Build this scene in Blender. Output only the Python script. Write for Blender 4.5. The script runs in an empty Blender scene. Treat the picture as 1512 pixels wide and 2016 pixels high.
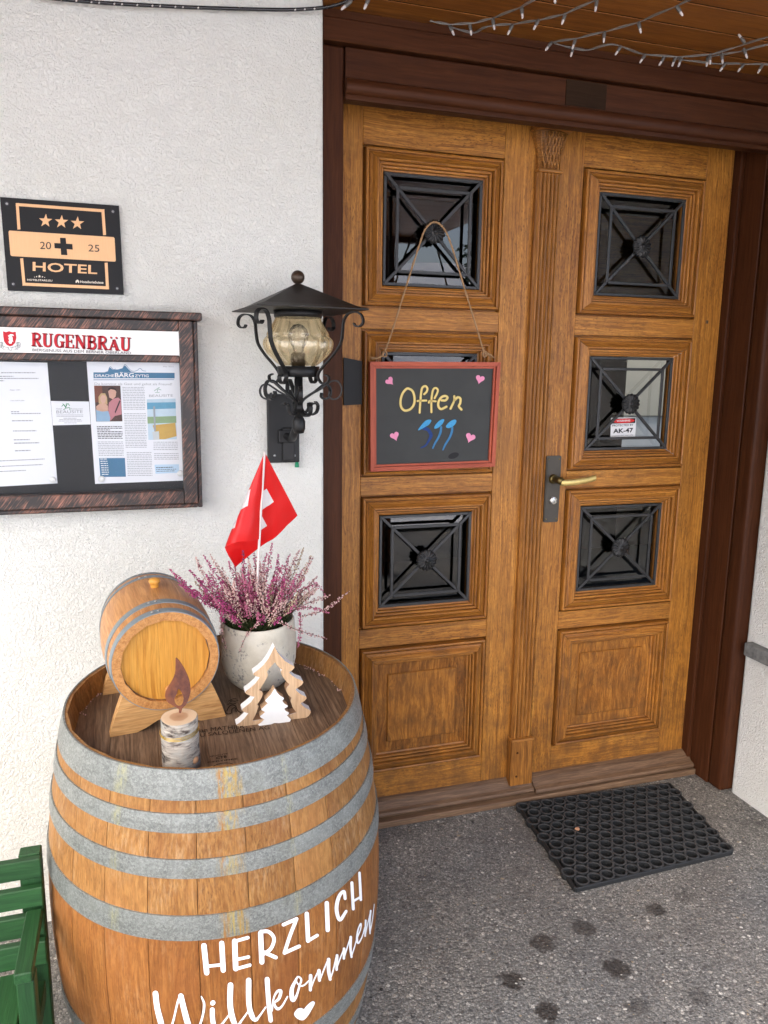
import bpy, bmesh, math, random
from mathutils import Vector, Matrix, noise
from mathutils.geometry import tessellate_polygon
random.seed(7)
PI = math.pi
scene = bpy.context.scene
COL = scene.collection

# ------------------------------------------------------------------ camera
FOC = 1520.0                       # focal length in pixels of the 1512 x 2016 photograph
CAM = Vector((0.0, -2.3, 1.515))
RX = Vector((0.9529848, -0.302725, 0.013326))
UP = Vector((0.0426292, 0.1774784, 0.983201))
FW = Vector((0.3000046, 0.9364075, -0.1820392))
cam_data = bpy.data.cameras.new('camera')
cam = bpy.data.objects.new('camera', cam_data)
COL.objects.link(cam)
cam.matrix_world = Matrix(((RX.x, UP.x, -FW.x, CAM.x), (RX.y, UP.y, -FW.y, CAM.y),
                           (RX.z, UP.z, -FW.z, CAM.z), (0, 0, 0, 1)))
cam_data.sensor_fit = 'AUTO'
cam_data.sensor_width = 36.0
cam_data.lens = 36.0 * FOC / 2016.0
cam_data.clip_start = 0.05
cam_data.clip_end = 500.0
scene.camera = cam
scene.render.resolution_x = 768
scene.render.resolution_y = 1024

# ------------------------------------------------------------------ light
SUN_EL, SUN_ROT = 50.0, 220.0     # veiled sun over the yard, behind the photographer
world = bpy.data.worlds.new('World')
scene.world = world
world.use_nodes = True
wn = world.node_tree
for n in list(wn.nodes):
    wn.nodes.remove(n)
sky = wn.nodes.new('ShaderNodeTexSky')
sky.sky_type = 'NISHITA'
sky.sun_disc = False
sky.sun_elevation = math.radians(SUN_EL)
sky.sun_rotation = math.radians(SUN_ROT)
sky.altitude = 1100.0
sky.dust_density = 9.0
sky.ozone_density = 0.0
bg = wn.nodes.new('ShaderNodeBackground')
bg.inputs['Strength'].default_value = 0.14
wo = wn.nodes.new('ShaderNodeOutputWorld')
wn.links.new(sky.outputs[0], bg.inputs[0])
wn.links.new(bg.outputs[0], wo.inputs[0])
sun_d = bpy.data.lights.new('sun', 'SUN')
sun_d.energy = 1.2
sun_d.angle = math.radians(70.0)
sun_d.color = (1.0, 0.955, 0.87)
sun = bpy.data.objects.new('sun', sun_d)
COL.objects.link(sun)
_e, _r = math.radians(SUN_EL), math.radians(SUN_ROT)
sun_dir = Vector((math.sin(_r) * math.cos(_e), math.cos(_r) * math.cos(_e), math.sin(_e)))
sun.rotation_euler = (-sun_dir).to_track_quat('-Z', 'Y').to_euler()
sun.location = sun_dir * 40
scene.view_settings.view_transform = 'Standard'
scene.view_settings.look = 'None'
scene.view_settings.exposure = 2.17
scene.view_settings.gamma = 1.0
scene.view_settings.use_curve_mapping = False
scene.render.engine = 'CYCLES'
scene.cycles.max_bounces = 8
scene.cycles.diffuse_bounces = 4
scene.cycles.glossy_bounces = 3
scene.cycles.transparent_max_bounces = 12
scene.cycles.sample_clamp_indirect = 6.0
scene.cycles.use_denoising = True

# ------------------------------------------------------------------ measuring: a photograph pixel seen on a known plane
def ray(u, v):
    return FW + RX * ((u - 756.0) / FOC) - UP * ((v - 1008.0) / FOC)
def hit(u, v, p0, n):
    d = ray(u, v)
    return CAM + d * ((p0 - CAM).dot(n) / d.dot(n))
def W(u, v, y):
    return hit(u, v, Vector((0, y, 0)), Vector((0, 1, 0)))
def WZ(u, v, z):
    return hit(u, v, Vector((0, 0, z)), Vector((0, 0, 1)))

# ------------------------------------------------------------------ objects
WM = {}
def register(o, parent, M):
    COL.objects.link(o)
    WM[o.name] = M.copy()
    if parent is not None:
        o.parent = parent
        o.matrix_parent_inverse = WM[parent.name].inverted()
    o.matrix_basis = M
    return o
def thing(name, label, cat, loc=(0, 0, 0), group=None):
    o = bpy.data.objects.new(name, None)
    o.empty_display_size = 0.05
    register(o, None, Matrix.Translation(Vector(loc)))
    tag(o, label, cat, group)
    return o
def tag(o, label=None, cat=None, group=None, kind=None):
    if label: o['label'] = label
    if cat: o['category'] = cat
    if group: o['group'] = group
    if kind: o['kind'] = kind
    return o
def link_mesh(name, me, mat, parent=None, M=None):
    if mat is not None and not me.materials:
        me.materials.append(mat)
    return register(bpy.data.objects.new(name, me), parent, M if M is not None else Matrix())
def mk(name, verts, faces, mat, parent=None, M=None, smooth=False):
    me = bpy.data.meshes.new(name)
    me.from_pydata([tuple(v) for v in verts], [], faces)
    if smooth:
        me.polygons.foreach_set('use_smooth', [True] * len(me.polygons))
    me.update()
    return link_mesh(name, me, mat, parent, M)
def from_bm(name, bm, mat, parent=None, M=None, smooth=False):
    me = bpy.data.meshes.new(name)
    bmesh.ops.recalc_face_normals(bm, faces=bm.faces)
    bm.to_mesh(me); bm.free()
    if smooth:
        me.polygons.foreach_set('use_smooth', [True] * len(me.polygons))
    return link_mesh(name, me, mat, parent, M)
def frame(X, Y, Z, o):
    X, Y, Z, o = Vector(X), Vector(Y), Vector(Z), Vector(o)
    return Matrix(((X.x, Y.x, Z.x, o.x), (X.y, Y.y, Z.y, o.y), (X.z, Y.z, Z.z, o.z), (0, 0, 0, 1)))
_boxes = {}
def box_mesh(name, L, Wd, T, bev=0.0015, mat=None, seg=1):
    key = (name, round(L, 4), round(Wd, 4), round(T, 4), bev, mat.name if mat else '', seg)
    if key in _boxes:
        return _boxes[key]
    bm = bmesh.new()
    bmesh.ops.create_cube(bm, size=1.0)
    for v in bm.verts:
        v.co = Vector((v.co.x * L, v.co.y * Wd, v.co.z * T))
    if bev > 0:
        bmesh.ops.bevel(bm, geom=bm.edges[:], offset=min(bev, 0.45 * min(L, Wd, T)), segments=seg, affect='EDGES', profile=0.5)
    me = bpy.data.meshes.new(name)
    bm.to_mesh(me); bm.free()
    if mat: me.materials.append(mat)
    _boxes[key] = me
    return me
AX = {'x': Vector((1, 0, 0)), 'y': Vector((0, 1, 0)), 'z': Vector((0, 0, 1))}
def box(name, lo, hi, mat, parent=None, grain='x', bev=0.0015, seg=1, rot=None):
    """box from corner lo to corner hi; its local X runs along the grain axis"""
    lo, hi = Vector(lo), Vector(hi)
    c, d = (lo + hi) / 2, hi - lo
    order = {'x': 'xyz', 'y': 'yzx', 'z': 'zxy'}[grain]
    X, Y, Z = AX[order[0]], AX[order[1]], AX[order[2]]
    me = box_mesh(name, abs(d.dot(X)), abs(d.dot(Y)), abs(d.dot(Z)), bev, mat, seg)
    M = frame(X, Y, Z, c)
    if rot is not None: M = Matrix.Translation(c) @ rot @ Matrix.Translation(-c) @ M
    return link_mesh(name, me, None, parent, M)
def beam(name, a, b, Wd, T, nrm, mat, parent=None, bev=0.001):
    """bar from a to b; T is its size along nrm"""
    a, b = Vector(a), Vector(b)
    X = (b - a).normalized(); Y = Vector(nrm).cross(X).normalized(); Z = X.cross(Y)
    return link_mesh(name, box_mesh(name, (b - a).length, Wd, T, bev, mat), None, parent, frame(X, Y, Z, (a + b) / 2))
def lathe_data(prof, seg=32, a0=0.0, a1=2 * PI, rmod=None):
    closed = abs(a1 - a0 - 2 * PI) < 1e-6
    n = seg if closed else seg + 1
    vs, fs = [], []
    for i, (r, z) in enumerate(prof):
        for k in range(n):
            a = a0 + (a1 - a0) * k / seg
            rr = r if rmod is None else rmod(r, z, a)
            vs.append((rr * math.cos(a), rr * math.sin(a), z))
    for i in range(len(prof) - 1):
        for k in range(seg):
            k2 = (k + 1) % n
            fs.append((i * n + k, i * n + k2, (i + 1) * n + k2, (i + 1) * n + k))
    return vs, fs
def lathe(name, prof, mat, parent=None, M=None, seg=32, smooth=True, rmod=None):
    vs, fs = lathe_data(prof, seg, rmod=rmod)
    return mk(name, vs, fs, mat, parent, M, smooth)
def smooth_path(pts, n=8, closed=False):
    pts = [Vector(p) for p in pts]
    if len(pts) < 3 and not closed: return pts
    out = []
    m = len(pts)
    rng = range(m) if closed else range(m - 1)
    for i in rng:
        p0 = pts[(i - 1) % m] if closed or i > 0 else pts[0] * 2 - pts[1]
        p1, p2 = pts[i], pts[(i + 1) % m]
        p3 = pts[(i + 2) % m] if closed or i + 2 < m else p2 * 2 - p1
        for k in range(n):
            t = k / n
            out.append(0.5 * ((2 * p1) + (p2 - p0) * t + (2 * p0 - 5 * p1 + 4 * p2 - p3) * t * t + (3 * p1 - p0 - 3 * p2 + p3) * t ** 3))
    if not closed: out.append(pts[-1])
    return out
def tube_data(pts, r, seg=8, base=0, closed_caps=True):
    pts = [Vector(p) for p in pts]
    vs, fs = [], []
    nrm = None
    for i, p in enumerate(pts):
        t = (pts[min(i + 1, len(pts) - 1)] - pts[max(i - 1, 0)]).normalized()
        if nrm is None:
            nrm = t.orthogonal().normalized()
        nrm = (nrm - t * nrm.dot(t)).normalized()
        b = t.cross(nrm)
        rr = r[i] if isinstance(r, (list, tuple)) else r
        for k in range(seg):
            a = 2 * PI * k / seg
            vs.append(p + nrm * (rr * math.cos(a)) + b * (rr * math.sin(a)))
    for i in range(len(pts) - 1):
        for k in range(seg):
            k2 = (k + 1) % seg
            fs.append((base + i * seg + k, base + i * seg + k2, base + (i + 1) * seg + k2, base + (i + 1) * seg + k))
    if closed_caps:
        fs.append(tuple(base + k for k in reversed(range(seg))))
        fs.append(tuple(base + (len(pts) - 1) * seg + k for k in range(seg)))
    return vs, fs
def tube(name, pts, r, mat, parent=None, seg=8, M=None):
    vs, fs = tube_data(pts, r, seg)
    return mk(name, vs, fs, mat, parent, M, True)
def strap(name, pts, side, width, thick, mat, parent=None):
    """flat iron bar swept along a path lying in a plane whose normal is side"""
    pts = [Vector(p) for p in pts]; side = Vector(side).normalized()
    vs, fs = [], []
    for i, p in enumerate(pts):
        t = (pts[min(i + 1, len(pts) - 1)] - pts[max(i - 1, 0)]).normalized()
        n = side.cross(t).normalized()
        for sx, sn in ((-1, -1), (1, -1), (1, 1), (-1, 1)):
            vs.append(p + side * (sx * width / 2) + n * (sn * thick / 2))
    for i in range(len(pts) - 1):
        for k in range(4):
            k2 = (k + 1) % 4
            fs.append((i * 4 + k, i * 4 + k2, i * 4 + 4 + k2, i * 4 + 4 + k))
    fs.append((3, 2, 1, 0)); m = (len(pts) - 1) * 4; fs.append((m, m + 1, m + 2, m + 3))
    return mk(name, vs, fs, mat, parent)
def sweep_profile(name, prof, L, mat, parent, M, mitre=(0, 0), smooth=False):
    """open profile [(s, h)] carried along local X; ends cut at 45 degrees (mitre = change of x per s at each end)"""
    n = len(prof)
    vs = [(-L / 2 + mitre[0] * s, s, h) for s, h in prof] + [(L / 2 - mitre[1] * s, s, h) for s, h in prof]
    fs = [(i, i + n, i + n + 1, i + 1) for i in range(n - 1)]
    return mk(name, vs, fs, mat, parent, M, smooth)
def prism(name, loops, depth, nrm, mat, parent=None, mat_side=None, origin=None, X=None):
    """loops of 3D points in one plane (outline, then holes) given a thickness along nrm"""
    nrm = Vector(nrm).normalized()
    loops = [[Vector(p) for p in lp] for lp in loops]
    flat = [p for lp in loops for p in lp]
    n = len(flat)
    tris = tessellate_polygon(loops)
    o = Vector(origin) if origin is not None else flat[0]
    vs = [p - o for p in flat] + [p + nrm * depth - o for p in flat]
    fs, mi = [], []
    for t in tris:
        a, b, c = t
        g = (flat[b] - flat[a]).cross(flat[c] - flat[a]).dot(nrm)
        f = (a, b, c) if g < 0 else (a, c, b)
        fs.append(f); mi.append(0)
        fs.append(tuple(i + n for i in reversed(f))); mi.append(0)
    k = 0
    for lp in loops:
        m = len(lp)
        for i in range(m):
            j = (i + 1) % m
            fs.append((k + i, k + j, k + j + n, k + i + n)); mi.append(1)
        k += m
    me = bpy.data.meshes.new(name)
    M = Matrix.Translation(o)
    if X is not None:
        Xv = Vector(X).normalized(); Zv = nrm; Yv = Zv.cross(Xv).normalized(); Xv = Yv.cross(Zv)
        R = frame(Xv, Yv, Zv, (0, 0, 0)); Ri = R.inverted()
        vs = [Ri @ v for v in vs]; M = Matrix.Translation(o) @ R
    me.from_pydata([tuple(v) for v in vs], [], fs)
    me.materials.append(mat)
    me.materials.append(mat_side or mat)
    me.polygons.foreach_set('material_index', mi)
    bm = bmesh.new(); bm.from_mesh(me); bmesh.ops.recalc_face_normals(bm, faces=bm.faces); bm.to_mesh(me); bm.free()
    return link_mesh(name, me, None, parent, M)
def flat_poly(name, pts, mat, parent=None):
    pts = [Vector(p) for p in pts]
    tris = tessellate_polygon([pts])
    return mk(name, pts, [tuple(t) for t in tris], mat, parent)
def stroke2d(pts, w, n=6, cap=True, closed=False):
    """ribbon quads in 2D along a smoothed path; w a number or one per control point"""
    if isinstance(w, (int, float)): w = [w] * len(pts)
    P = smooth_path([Vector((p[0], p[1], ww)) for p, ww in zip(pts, w)], n, closed)
    vs, fs = [], []
    m = len(P)
    for i, p in enumerate(P):
        a, b = (P[(i - 1) % m], P[(i + 1) % m]) if closed else (P[max(i - 1, 0)], P[min(i + 1, m - 1)])
        t = Vector((b.x - a.x, b.y - a.y, 0))
        t = t.normalized() if t.length > 1e-9 else Vector((1, 0, 0))
        nn = Vector((-t.y, t.x, 0))
        vs += [(p.x + nn.x * p.z / 2, p.y + nn.y * p.z / 2), (p.x - nn.x * p.z / 2, p.y - nn.y * p.z / 2)]
    for i in range(m if closed else m - 1):
        j = (i + 1) % m
        fs.append((2 * i, 2 * i + 1, 2 * j + 1, 2 * j))
    if cap and not closed:
        for e, s in ((0, -1), (m - 1, 1)):
            p = P[e]; q = P[1] if e == 0 else P[m - 2]
            t = Vector((p.x - q.x, p.y - q.y, 0)); t = t.normalized() if t.length > 1e-9 else Vector((s, 0, 0))
            nn = Vector((-t.y, t.x, 0)); r = p.z / 2
            b = len(vs)
            for k in range(7):
                a = -PI / 2 + PI * k / 6
                vs.append((p.x + t.x * r * math.cos(a) + nn.x * r * math.sin(a), p.y + t.y * r * math.cos(a) + nn.y * r * math.sin(a)))
            fs.append(tuple(range(b, b + 7)))
    return vs, fs
def strokes(name, items, mapper, mat, parent):
    """items: (points, width[, closed]) in measured pixels, laid on a surface by mapper(u, v)"""
    V, F = [], []
    for it in items:
        pts, w = it[0], it[1]
        closed = len(it) > 2 and it[2]
        vs, fs = stroke2d(pts, w, 6, True, closed)
        b = len(V)
        V += [mapper(*p) for p in vs]
        F += [tuple(b + i for i in f) for f in fs]
    return mk(name, V, F, mat, parent)
_tc = {}
def text_geo(s, bold=0.0):
    if (s, bold) in _tc: return _tc[(s, bold)]
    cu = bpy.data.curves.new('t', 'FONT'); cu.body = s; cu.size = 1.0; cu.resolution_u = 3
    cu.offset = bold
    o = bpy.data.objects.new('t', cu); COL.objects.link(o)
    dg = bpy.context.evaluated_depsgraph_get()
    ev = o.evaluated_get(dg); me = ev.to_mesh()
    vs = [(v.co.x, v.co.y) for v in me.vertices]; fs = [tuple(p.vertices) for p in me.polygons]
    ev.to_mesh_clear()
    bpy.data.objects.remove(o); bpy.data.curves.remove(cu)
    x0 = min(v[0] for v in vs); x1 = max(v[0] for v in vs)
    _tc[(s, bold)] = (vs, fs, x0, x1)
    return _tc[(s, bold)]
CAPH = 0.729
def text(name, items, mat, parent):
    """items: (string, point left end of baseline, point right end, cap-height vector, bold)"""
    o = None
    for s, A, B, Hv, bold in items:
        V, F = [], []
        vs, fs, x0, x1 = text_geo(s, bold)
        b = 0
        for x, y in vs:
            V.append(A + (B - A) * ((x - x0) / (x1 - x0)) + Hv * (y / CAPH))
        F += [tuple(b + i for i in f) for f in fs]
        o = mk(name, V, F, mat, parent)
    return o
def text_px(name, items, mapper, mat, parent):
    """items: (string, (u, v) left, (u, v) right, cap height in pixels, bold)"""
    it = []
    for s, a, b, h, bold in items:
        A, B = mapper(*a), mapper(*b)
        it.append((s, A, B, mapper(a[0], a[1] - h) - A, bold))
    return text(name, it, mat, parent)

# ------------------------------------------------------------------ materials
class NT:
    def __init__(self, name):
        self.m = bpy.data.materials.new(name); self.m.use_nodes = True
        self.t = self.m.node_tree
        for n in list(self.t.nodes): self.t.nodes.remove(n)
        self.out = self.t.nodes.new('ShaderNodeOutputMaterial')
    def n(self, typ, ins=None, **props):
        nd = self.t.nodes.new('ShaderNode' + typ)
        for k, v in props.items(): setattr(nd, k, v)
        for k, v in (ins or {}).items(): self.set(nd.inputs[k], v)
        return nd
    def set(self, sock, v):
        if isinstance(v, bpy.types.NodeSocket): self.t.links.new(v, sock)
        elif isinstance(v, bpy.types.Node): self.t.links.new(v.outputs[0], sock)
        elif isinstance(v, (tuple, list)) and len(v) == 3 and sock.type == 'RGBA': sock.default_value = (*v, 1)
        else: sock.default_value = v
    def math(self, op, a, b=0.5, clamp=False):
        return self.n('Math', {0: a, 1: b}, operation=op, use_clamp=clamp).outputs[0]
    def ramp(self, fac, stops, interp='LINEAR'):
        r = self.n('ValToRGB', {0: fac})
        cr = r.color_ramp; cr.interpolation = interp
        while len(cr.elements) < len(stops): cr.elements.new(0.5)
        for e, (p, c) in zip(cr.elements, stops):
            e.position = p; e.color = (*c, 1) if len(c) == 3 else c
        return r.outputs[0]
    def mix(self, f, a, b, mode='MIX'):
        nd = self.n('Mix', data_type='RGBA', blend_type=mode)
        self.set(nd.inputs[0], f); self.set(nd.inputs[6], a); self.set(nd.inputs[7], b)
        return nd.outputs[2]
    def step(self, x, lo, hi):
        return self.n('MapRange', {0: x, 1: lo, 2: hi}, clamp=True).outputs[0]
    def noise(self, vec, scale=5.0, detail=3.0, rough=0.55, dist=0.0):
        return self.n('TexNoise', {'Vector': vec, 'Scale': scale, 'Detail': detail, 'Roughness': rough, 'Distortion': dist})
    def vor(self, vec, scale, feature='F1', rand=1.0):
        return self.n('TexVoronoi', {'Vector': vec, 'Scale': scale, 'Randomness': rand}, feature=feature)
    def obj(self, rnd=True):
        tc = self.n('TexCoord').outputs['Object']
        if not rnd: return tc
        r = self.n('ObjectInfo').outputs['Random']
        v = self.n('CombineXYZ', {0: self.math('MULTIPLY', r, 7.3), 1: self.math('MULTIPLY', r, 31.7), 2: self.math('MULTIPLY', r, 17.1)})
        return self.n('VectorMath', {0: tc, 1: v.outputs[0]}, operation='ADD').outputs[0]
    def scale(self, vec, s):
        return self.n('VectorMath', {0: vec, 1: s}, operation='MULTIPLY').outputs[0]
    def pos(self):
        return self.n('NewGeometry').outputs['Position']
    def bump(self, h, strength=0.3, dist=0.002, normal=None):
        b = self.n('Bump', {'Height': h, 'Strength': strength, 'Distance': dist})
        if normal is not None: self.set(b.inputs['Normal'], normal)
        return b.outputs[0]
    def pbr(self, color, rough=0.5, metal=0.0, normal=None, coat=0.0, spec=0.5, coat_rough=0.2, **extra):
        p = self.n('BsdfPrincipled', {'Base Color': color, 'Roughness': rough, 'Metallic': metal})
        p.inputs['Specular IOR Level'].default_value = spec
        if coat: p.inputs['Coat Weight'].default_value = coat; p.inputs['Coat Roughness'].default_value = coat_rough
        for k, v in extra.items(): self.set(p.inputs[k.replace('_', ' ')], v)
        if normal is not None: self.set(p.inputs['Normal'], normal)
        self.t.links.new(p.outputs[0], self.out.inputs[0])
        return self.m
def plain(name, col, rough=0.6, metal=0.0, spec=0.4, var=0.12, vs=30.0, bump=0.0):
    """one colour, with slight uneven wear"""
    t = NT(name)
    p = t.obj()
    nz = t.noise(p, vs, 4.0)
    c = t.mix(nz.outputs[0], tuple(x * (1 - var) for x in col), tuple(min(1, x * (1 + var)) for x in col))
    r = t.n('MapRange', {0: nz.outputs[0], 3: max(0.02, rough - 0.08), 4: min(1, rough + 0.08)}).outputs[0]
    nrm = t.bump(t.noise(p, vs * 6, 3.0).outputs[0], bump, 0.001) if bump else None
    return t.pbr(c, r, metal, nrm, spec=spec)
def wood(name, light, mid, dark, rough=0.45, grain=(4.0, 110.0, 110.0), fibre=(16.0, 330.0, 330.0), fib=0.35,
         stain=None, stain_amt=0.35, stain_scale=(2.5, 6.0, 6.0), bump=0.25, spec=0.35, contrast=(0.32, 0.5, 0.7), figure=0.0, tint=0.18, wobble=0.022, foot=None, pores=0.0, bilge=None, scuff=None):
    t = NT(name)
    p = t.obj()
    wob = t.n('VectorMath', {0: t.noise(p, 5.0, 2.0).outputs['Color'], 1: (0.0, wobble, wobble)}, operation='MULTIPLY').outputs[0]
    q = t.n('VectorMath', {0: p, 1: wob}, operation='ADD').outputs[0]
    g1 = t.noise(t.scale(q, grain), 1.0, 5.0, 0.6, 0.5).outputs[0]
    g2 = t.noise(t.scale(q, fibre), 1.0, 3.0, 0.6).outputs[0]
    c = t.ramp(g1, [(contrast[0], dark), (contrast[1], mid), (contrast[2], light)])
    c = t.mix(t.math('MULTIPLY', t.step(g2, 0.62, 0.38), fib), c, tuple(x * 0.35 for x in dark), 'MIX')
    if figure:
        g3 = t.noise(t.scale(q, (40.0, 60.0, 60.0)), 1.0, 2.0, 0.5, 1.5).outputs[0]
        c = t.mix(t.math('MULTIPLY', t.step(g3, 0.55, 0.7), figure), c, light)
    if pores:
        g4 = t.noise(t.scale(q, (75.0, 420.0, 420.0)), 1.0, 2.0, 0.5).outputs[0]
        g5 = t.noise(t.scale(p, (3.0, 10.0, 10.0)), 1.0, 3.0, 0.6).outputs[0]
        c = t.mix(t.math('MULTIPLY', t.math('MULTIPLY', t.step(g4, 0.56, 0.66), t.step(g5, 0.35, 0.6)), pores), c, tuple(x * 0.4 for x in dark))
    big = t.noise(t.scale(p, stain_scale), 1.0, 4.0, 0.65).outputs[0]
    c = t.mix(t.math('MULTIPLY', t.step(big, 0.5, 0.75), stain_amt), c, stain or tuple(x * 0.5 for x in dark))
    r = t.n('ObjectInfo').outputs['Random']
    c = t.mix(tint, c, t.ramp(r, [(0.0, tuple(x * 0.55 for x in mid)), (0.5, mid), (1.0, tuple(min(1, x * 1.4) for x in light))]))
    if foot:
        # splash weathering of the lowest hand-width or two: grey-brown, broken up
        xx = t.n('SeparateXYZ', {0: t.pos()}).outputs[2]
        f1 = t.noise(t.scale(t.pos(), (16.0, 16.0, 11.0)), 1.0, 5.0, 0.7).outputs[0]
        c = t.mix(t.math('MULTIPLY', t.step(t.math('ADD', f1, t.math('MULTIPLY', t.step(xx, foot, 0.0), 0.28)), 0.56, 0.82), 0.6), c, (0.085, 0.040, 0.017))
    if scuff:
        s1 = t.noise(t.scale(p, (30.0, 190.0, 190.0)), 1.0, 5.0, 0.7).outputs[0]
        s2 = t.noise(t.scale(p, (7.0, 9.0, 9.0)), 1.0, 4.0, 0.65).outputs[0]
        c = t.mix(t.math('MULTIPLY', t.math('MULTIPLY', t.step(s1, 0.46, 0.66), t.step(s2, 0.46, 0.62)), scuff[1]), c, scuff[0])
    if bilge:
        # the bulge between the middle hoops was stained redder than the ends
        xx = t.n('SeparateXYZ', {0: t.n('TexCoord').outputs['Object']}).outputs[0]
        inb = t.math('MULTIPLY', t.step(xx, bilge[0] - 0.004, bilge[0] + 0.004), t.step(xx, bilge[1] + 0.004, bilge[1] - 0.004))
        c = t.mix(inb, c, t.mix(1.0, c, bilge[2], 'MULTIPLY'))
    h = t.math('ADD', t.math('MULTIPLY', g1, 0.4), g2)
    rr = t.n('MapRange', {0: g2, 3: rough + 0.12, 4: max(0.1, rough - 0.1)}).outputs[0]
    return t.pbr(c, rr, 0.0, t.bump(h, bump, 0.0012), spec=spec)

# weathered plaster: rough sprayed render
def make_plaster():
    t = NT('rough_white_plaster')
    p = t.pos()
    wp = t.n('VectorMath', {0: t.noise(p, 24.0, 2.0).outputs['Color'], 1: (0.02, 0.02, 0.02)}, operation='MULTIPLY').outputs[0]
    q = t.n('VectorMath', {0: p, 1: wp}, operation='ADD').outputs[0]
    a = t.noise(q, 150.0, 4.0, 0.62, 0.6).outputs[0]
    b = t.noise(p, 330.0, 3.0, 0.6).outputs[0]
    c_ = t.noise(p, 16.0, 3.0).outputs[0]
    h = t.math('ADD', t.math('ADD', t.step(a, 0.3, 0.72), t.math('MULTIPLY', b, 0.22)), t.math('MULTIPLY', c_, 0.5))
    big = t.noise(p, 1.6, 4.0, 0.6).outputs[0]
    col = t.mix(t.step(big, 0.35, 0.7), (0.785, 0.778, 0.715), (0.845, 0.845, 0.80))
    dirt = t.step(t.noise(p, 7.0, 5.0, 0.7).outputs[0], 0.62, 0.8)
    col = t.mix(t.math('MULTIPLY', dirt, 0.16), col, (0.62, 0.57, 0.50))
    return t.pbr(col, 0.92, 0.0, t.bump(h, 0.9, 0.0042), spec=0.2)
M_PLASTER = make_plaster()

M_OAK = wood('oiled_oak', (0.6295, 0.2819, 0.05121), (0.4345, 0.1699, 0.0256), (0.197, 0.06594, 0.01044), rough=0.42, fib=0.5, figure=0.22,
             stain=(0.13, 0.052, 0.014), stain_amt=0.5, tint=0.08, grain=(3.0, 150.0, 150.0), pores=0.85, foot=0.75, spec=0.34)
M_OAK_MOULD = wood('oiled_oak_moulding', (0.5939, 0.2569, 0.04786), (0.4069, 0.1539, 0.02355), (0.1769, 0.05872, 0.009487), rough=0.40, fib=0.45,
                   stain=(0.13, 0.052, 0.016), stain_amt=0.45, tint=0.12, grain=(3.0, 150.0, 150.0), pores=0.7, foot=0.75, spec=0.36)
M_OAK_PANEL = wood('figured_oak_panel', (0.5081, 0.2099, 0.03833), (0.3337, 0.1226, 0.01985), (0.1369, 0.0455, 0.008653), rough=0.45,
                   grain=(9.0, 85.0, 85.0), fib=0.5, stain=(0.085, 0.038, 0.014), stain_amt=0.7, pores=0.9, wobble=0.05, foot=0.8, spec=0.22, contrast=(0.36, 0.5, 0.64))
M_OAK_GREY = wood('weathered_oak_sill', (0.243, 0.1485, 0.08436), (0.1665, 0.09454, 0.0515), (0.07654, 0.0414, 0.02398), rough=0.6, fib=0.5,
                  stain=(0.06, 0.035, 0.024), stain_amt=0.6, bump=0.5)
M_PILASTER = wood('oak_pilaster', (0.516, 0.2266, 0.04598), (0.3229, 0.1246, 0.02194), (0.1141, 0.03889, 0.007524), rough=0.45, fib=0.6,
                  stain=(0.085, 0.036, 0.016), stain_amt=0.6)
M_BROWN = wood('brown_painted_timber', (0.078, 0.026, 0.010), (0.058, 0.0185, 0.0068), (0.038, 0.0115, 0.0042), rough=0.44, fib=0.2,
               stain=(0.030, 0.012, 0.009), stain_amt=0.5, stain_scale=(1.5, 9.0, 9.0), bump=0.35, spec=0.13)
M_BROWN_PATCH = wood('bare_brown_timber', (0.040, 0.020, 0.010), (0.028, 0.014, 0.007), (0.018, 0.009, 0.005), rough=0.6, fib=0.3, spec=0.08)
M_SOFFIT = wood('varnished_spruce_boards', (0.3078, 0.1122, 0.01999), (0.2411, 0.08258, 0.01411), (0.1411, 0.0436, 0.007546), rough=0.42,
                grain=(2.5, 60.0, 60.0), fib=0.25, stain=(0.10, 0.034, 0.010), stain_amt=0.5, stain_scale=(6.0, 14.0, 14.0), tint=0.14)
M_STAVE = wood('barrel_oak', (0.3755, 0.1946, 0.05969), (0.2847, 0.1271, 0.03183), (0.1817, 0.06757, 0.01447), rough=0.62, grain=(7.0, 120.0, 120.0), fib=0.5,
               stain=(0.30, 0.125, 0.045), stain_amt=0.5, stain_scale=(4.0, 9.0, 9.0), bump=0.45, tint=0.22, figure=0.35, pores=0.8, scuff=((0.50, 0.35, 0.20), 0.42), bilge=(0.297, 0.565, (0.86, 0.70, 0.56)))
M_HEAD = wood('weathered_barrel_head', (0.30, 0.20, 0.125), (0.185, 0.115, 0.068), (0.085, 0.050, 0.030), rough=0.68, grain=(6.0, 150.0, 150.0), fib=0.5,
              stain=(0.065, 0.040, 0.026), stain_amt=0.75, stain_scale=(7.0, 11.0, 11.0), bump=0.5, tint=0.15)
M_CHIME = wood('barrel_chime_oak', (0.40, 0.235, 0.115), (0.28, 0.150, 0.066), (0.13, 0.064, 0.030), rough=0.6, fib=0.4, stain_amt=0.5)
M_CASK = wood('varnished_cask_oak', (0.62, 0.32, 0.115), (0.52, 0.245, 0.080), (0.37, 0.150, 0.043), rough=0.38, grain=(8.0, 130.0, 130.0), fib=0.3,
              stain_amt=0.15, bump=0.15, tint=0.05)
M_CASK_HEAD = wood('varnished_cask_head', (0.666, 0.3414, 0.068), (0.594, 0.2774, 0.0476), (0.45, 0.1835, 0.02584), rough=0.36, grain=(6.0, 170.0, 170.0), fib=0.25,
                   stain_amt=0.1, bump=0.1, tint=0.06)
M_CRADLE = wood('plain_oak_cradle', (0.68, 0.41, 0.175), (0.57, 0.315, 0.118), (0.42, 0.205, 0.070), rough=0.5, grain=(14.0, 120.0, 120.0), fib=0.35,
                stain_amt=0.15, tint=0.05)
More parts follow.
